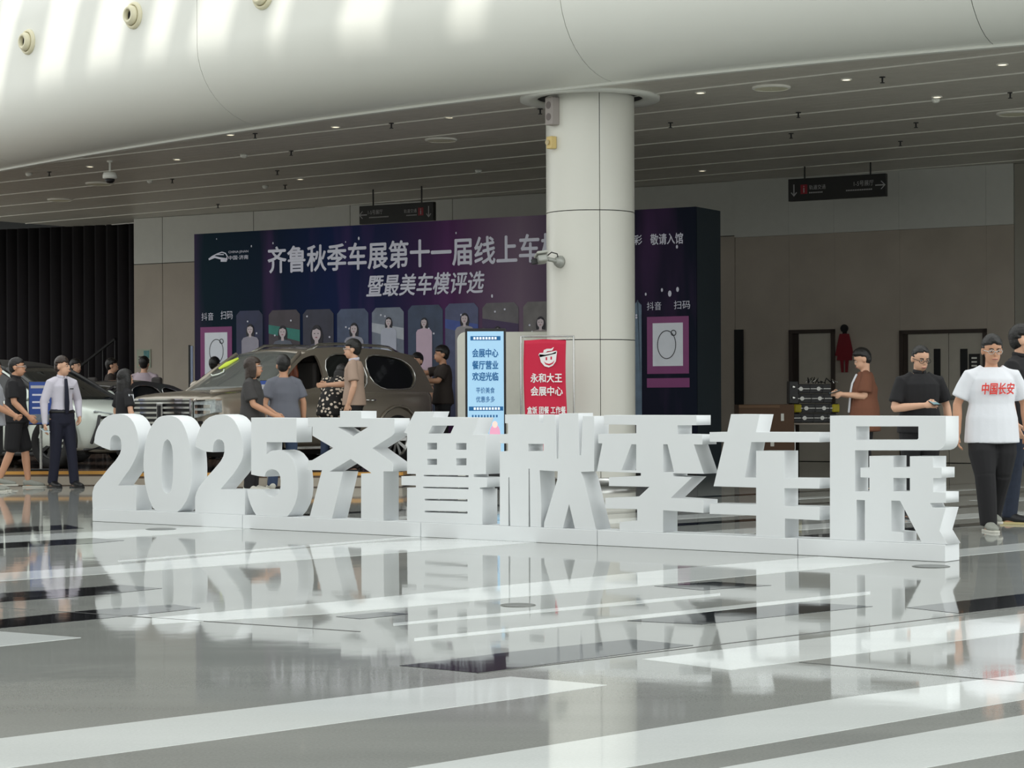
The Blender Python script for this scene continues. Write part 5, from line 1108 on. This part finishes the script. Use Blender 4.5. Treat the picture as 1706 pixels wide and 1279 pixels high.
tcn = [n_ for n_ in nt.nodes if n_.type == 'TEX_COORD'][0]; nt.links.new(tcn.outputs['Object'], vr.inputs['Vector']); nt.links.new(vr.outputs['Distance'], cr.inputs[0]); nt.links.new(cr.outputs[0], [n_ for n_ in nt.nodes if n_.type == 'MIX'][0].inputs[0])
sh = MB(); PVv = V((0, 0, .98)); Bq = lambda p: rotx(p, PVv, R(44))
sh.tube([(0, 0, .80), (0, .0, .92)] + [Bq(p) for p in ((0, 0, 1.02), (0, 0, 1.16), (0, 0, 1.3), (0, .01, 1.42))], [(.24, .17), (.22, .165), (.205, .15), (.20, .15), (.20, .13), (.1, .08)], 20)
for s in (1, -1):
    S_ = Bq((s * .175, 0, 1.4)); E_ = V((s * .26, -.4, 1.15)); sh.tube([S_ - V((s * .06, 0, 0)), S_, S_.lerp(E_, .8)], [.07, .08, .085], 14)
sh.obj('blouse', MFL, t_, voxel=.012, sm=3)
M_rhair = mat('auburn_hair', (120, 62, 40), .5)
# driver sits inside: placed in car coordinates
def car_pt(p): c, s = cos(R(230.3)), sin(R(230.3)); return V((-3.35 + c * p[0] - s * p[1], 31.64 + s * p[0] + c * p[1], PH + p[2]))
q = car_pt((.32, .42, 0)); t_ = person('woman with reddish hair sitting inside the bronze-grey car', 0, q.y, PH + 1.56, 320, base=PH - .08, x=q.x, hs='bob', hair=M_rhair, topm=M_ch, hyaw=-20, la=((.2, -.15, 1.2), (.1, -.35, 1.25)), ll=((.1, -.35, .78), (.1, -.4, .45)), lr=((-.1, -.35, .78), (-.1, -.4, .45)), shoe=M_black)
Y_ = 34.6; person('person looking out from behind the rear of the bronze-grey car', 696, Y_, zt(695, 590, Y_), -30, base=PH, topm=M_bg, botm=M_bt)
Y_ = 33.6; person('man in dark brown shirt reaching his arm out to the car boot', 738, Y_, zt(746, 578, Y_), -80, base=PH, topm=M_dk, botm=M_bt, skin=M_skin2, build=1.1, ra=((-.2, -.24, 1.32), (-.22, -.50, 1.30)), la=((.24, -.1, 1.2), (.18, -.3, 1.2)))
# ---- right group
Y_ = 27.3; t_, ph_ = person('man in loose brown shirt and black hair reading a phone near restroom sign', 1440, Y_, zt(1436, 583, Y_), -90, hs='fringe', hpitch=24, topm=M_br, botm=M_bt, skin=M_skin, loose=1.22, build=1.05, hem=.72, la=((.2, -.03, 1.14), (.10, -.28, 1.17)), ra=((-.2, -.03, 1.14), (-.06, -.30, 1.17)), phone='l')
tag(ph_, 'phone held by the man in the brown shirt', 'phone', 'phones in hand'); MB().tube([(0, -.095, 1.41), (0, -.148, 1.3), (0, -.167, 1.2), (0, -.19, .95)], [(.05, .012)] * 4, 8).obj('undershirt', M_wt, t_, True)
Y_ = 20.6; t_, ph_ = person('man in black polo with glasses and cropped hair looking down at his phone', 1532, Y_, zt(1536, 578, Y_), 14, hs='buzz', hpitch=20, hyaw=2, topm=M_bt, botm=M_bt, glasses=True, collar=M_bt, build=1.16, fine=True, ra=((-.28, -.02, 1.10), (-.07, -.26, 1.13)), la=((.30, .02, 1.12), (.30, -.06, .88)), phone='r', hand_r=.6)
tag(ph_, 'phone held by the man in the black polo', 'phone', 'phones in hand')
Y_ = fg(1642, 884); t_ = person('man in white T-shirt with red characters and black trousers, walking', 1652, Y_, zt(1650, 562, Y_), 3, hs='short', skin=M_skin2, hpitch=12, topm=M_wt, botm=M_bt, build=1.14, loose=1.06, baggy=1.25, hem=.78, glasses='light', fine=True, shoe=M_shg, shoe2=M_sw,
       ra=((-.30, .03, 1.12), (-.31, -.02, .86)), la=((.31, .05, 1.12), (.33, .04, .86)), ll=((.09, .02, .50), (.06, .22, .15)), lr=((-.09, -.10, .50), (-.06, -.10, .09)))
fm = Matrix(((1, 0, 0, 0), (0, 0, -1, -.165), (0, 1, 0, 0), (0, 0, 0, 1)))
text_obj('中国长安', mat('print_red', (222, 50, 40), .6), fm, -.135, 1.205, .29, .10, t_, .03, d=.004, slant=.15, label='red brush characters on the chest')
Y_ = fg(1695, 872); person('man in black polo and dark jeans behind the white T-shirt, facing right', 1700, Y_, zt(1690, 545, Y_), 55, hs='short', topm=M_bt, botm=M_db, hyaw=25, collar=M_bt, build=1.12, fine=True, shoe=M_black, shoe2=M_sy, ll=((.10, -.06, .50), (.12, -.08, .09)), lr=((-.1, .02, .50), (-.12, .06, .09)))

# ------------------------------------------------------------------ price boards, cases, boxes, table
def price_board(px0, px1, Y, ytop, ybot, yaw, base, lab, lean=-8):
    a, b = uv(px0, 660)[0] * Y, uv(px1, 660)[0] * Y; z0, z1 = at_y(px0, ybot, Y).z - base, at_y(px0, ytop, Y).z - base; W_ = (b - a); h = z1 - z0
    o = empty('price_board', ((a + b) / 2, Y, base), R(yaw)); tag(o, lab, 'info board', 'blue information boards by the cars')
    rm_ = Matrix.Rotation(R(lean), 3, 'X'); c = V((0, 0, (z0 + z1) / 2))
    MB().box(c, (W_, .03, h), rm_).obj('board', M_black, o, bevel=.006)
    fm_ = Matrix.Translation(c) @ rm_.to_4x4() @ Matrix(((1, 0, 0, 0), (0, 0, -1, -.016), (0, 1, 0, 0), (0, 0, 0, 1)))
    flat('print', [(-W_ / 2 + .01, -h / 2 + .01), (W_ / 2 - .01, -h / 2 + .01), (W_ / 2 - .01, h / 2 - .01), (-W_ / 2 + .01, h / 2 - .01)], mat('board_blue', (22, 62, 140), .4, var=.25, scale=3), fm_, .004, o)
    flat('print_header', [(-W_ / 2 + .03, h / 2 - .06), (W_ / 2 - .03, h / 2 - .06), (W_ / 2 - .03, h / 2 - .1), (-W_ / 2 + .03, h / 2 - .1)], M_swh, fm_, .007, o)
    for i, (w_, y_) in enumerate(((.4, .2), (.7, .3), (.55, .38))): flat('print_line', [(-W_ * .35, h / 2 - y_ * h / .6), (-W_ * .35 + W_ * w_, h / 2 - y_ * h / .6), (-W_ * .35 + W_ * w_, h / 2 - y_ * h / .6 + .025), (-W_ * .35, h / 2 - y_ * h / .6 + .025)], M_print, fm_, .007, o)
    flat('print_picture', [(-W_ / 2 + .02, -h / 2 + .03), (W_ / 2 - .02, -h / 2 + .03), (W_ / 2 - .02, -h / 2 + .15), (-W_ / 2 + .02, -h / 2 + .15)], mat('board_picture', (110, 120, 130), .4, var=.8, scale=12), fm_, .007, o)
    MB().tube([(0, .04, 0), (0, .03, z0 + .1)], .02, 10).obj('pole', M_steel, o); MB().box((0, .04, .012), (.34, .18, .024)).obj('foot', M_black, o, bevel=.006)
price_board(48, 88, 30.15, 635, 708, 12, PH + .004, 'blue information board on a stand between the two men at left')
price_board(432, 458, 28.68, 633, 680, -10, 0, 'blue information board on a stand between woman in faded T-shirt and man in grey')

# folding table with steel legs and stacked cases
Yt = 36.3; a, b = uv(1318, 700)[0] * Yt, uv(1392, 700)[0] * Yt; zt_ = at_y(1350, 704, Yt).z
o = empty('side_table', ((a + b) / 2, Yt, 0)); tag(o, 'small table with thin steel legs under the stacked black cases', 'table'); W_ = b - a
MB().box((0, 0, zt_ - .015), (W_, .5, .03)).obj('table_top', M_stone, o, bevel=.005)
for x in (-1, 1):
    for y in (-1, 1):
        l_ = MB().tube([(x * (W_ / 2 - .03), y * .22, .02), (x * (W_ / 2 - .03), y * .22, zt_ - .03)], .018, 10).obj('leg', M_steel, o, True); MB().lathe([(.03, 0), (.03, .03), (.01, .035), (.004, .035)], (x * (W_ / 2 - .03), y * .22, 0), n=16).obj('leg_foot', M_black, l_)
M_case = mat('case_black', (40, 40, 42), .45, var=.4, scale=20); M_yl = mat('case_yellow', (196, 180, 30), .5)
zz = zt_; hts = [.165, .165, .165, .165]; offs = [(0, 0), (.03, 0), (-.04, 0), (-.06, 0)]
names = ('lowest black case of the stack on the side table', 'black case with two yellow ends, second from bottom of stack', 'black case third from the bottom of the stack', 'topmost black case of the stack by the restroom door')
for i in range(4):
    ww = W_ * (.96 if i < 2 else .86); c = empty('equipment_case', ((a + b) / 2 + offs[i][0], Yt, zz)); tag(c, names[i], 'case', 'stacked black equipment cases'); h = hts[i]
    MB().box((0, 0, h / 2), (ww, .42, h - .01)).obj('case_shell', M_case, c, bevel=.012)
    MB().box((0, 0, h / 2), (ww + .012, .432, .012)).obj('rim', M_steel, c)
    for x in (-.18, .12): MB().lathe([(.035, 0), (.035, .012), (.02, .02), (.004, .02)], (x, -.235, h / 2), 'y', 16).obj('latch', M_steel, c)
    for x in (-.32, -.03, .3): MB().box((x * ww, -.222, h * .45), (.012, .02, h * .8)).obj('rib', M_black, c)
    if i == 1:
        for s in (-1, 1): MB().box((s * ww * .44, -.0, h / 2), (.14, .44, h * .9)).obj('end_cap', M_yl, c, bevel=.03)
    zz += h
c = empty('audio_clutter', ((a + b) / 2 + .12, Yt, zz)); tag(c, 'tangle of chrome connectors on top of the black cases', 'connectors')
random.seed(5)
for i in range(9): x = random.uniform(-.2, .25); MB().tube([(x, random.uniform(-.1, .1), 0.012), (x + random.uniform(-.06, .06), random.uniform(-.15, .1), random.uniform(.03, .12)), (x + random.uniform(-.1, .1), -.1, .03)], .01, 6).obj('connector', M_chrome if i % 2 else M_black, c, True)
x0_, x1_ = uv(1303, 660)[0] * 36.6, uv(1317, 660)[0] * 36.6; z0_, z1_ = at_y(1310, 671, 36.6).z, at_y(1310, 637, 36.6).z
# carton counter and small case standing on it
Yc = 35.6; a, b = uv(1227, 700)[0] * Yc, uv(1321, 700)[0] * Yc; zc = at_y(1270, 673, Yc).z
o = empty('carton', ((a + b) / 2, Yc, 0)); tag(o, 'large brown cardboard carton standing left of the side table', 'carton'); M_ctn = mat('cardboard', (104, 78, 60), .75); M_ctn2 = mat('cardboard_lid', (128, 100, 76), .75)
MB().box((0, .1, zc / 2), (b - a - .02, .7, zc - .01)).obj('box', M_ctn, o, bevel=.01); MB().box((-.12, .1, zc - .04), ((b - a) * .72, .72, .05)).obj('flap', M_ctn2, o, bevel=.005)
MB().box(((b - a) * .28, -.256, zc * .8), (.05, .008, .12)).obj('label_sticker', M_trim, o); MB().box(((b - a) * .1, -.256, zc * .45), (.06, .008, .2)).obj('label_sticker', M_trim, o)
o = empty('upright_case', (x0_ * .5 + x1_ * .5 - .03, Yc - .02, zc + .002)); tag(o, 'small upright black case with chrome corners standing on the carton', 'case')
MB().box((0, .0, .19), (.15, .3, .375)).obj('case_shell', M_case, o, bevel=.012)
for z in (.1, .28): MB().ell((0, -.155, z), (.03, .012, .03), 10, 6).obj('corner', M_chrome, o, True)
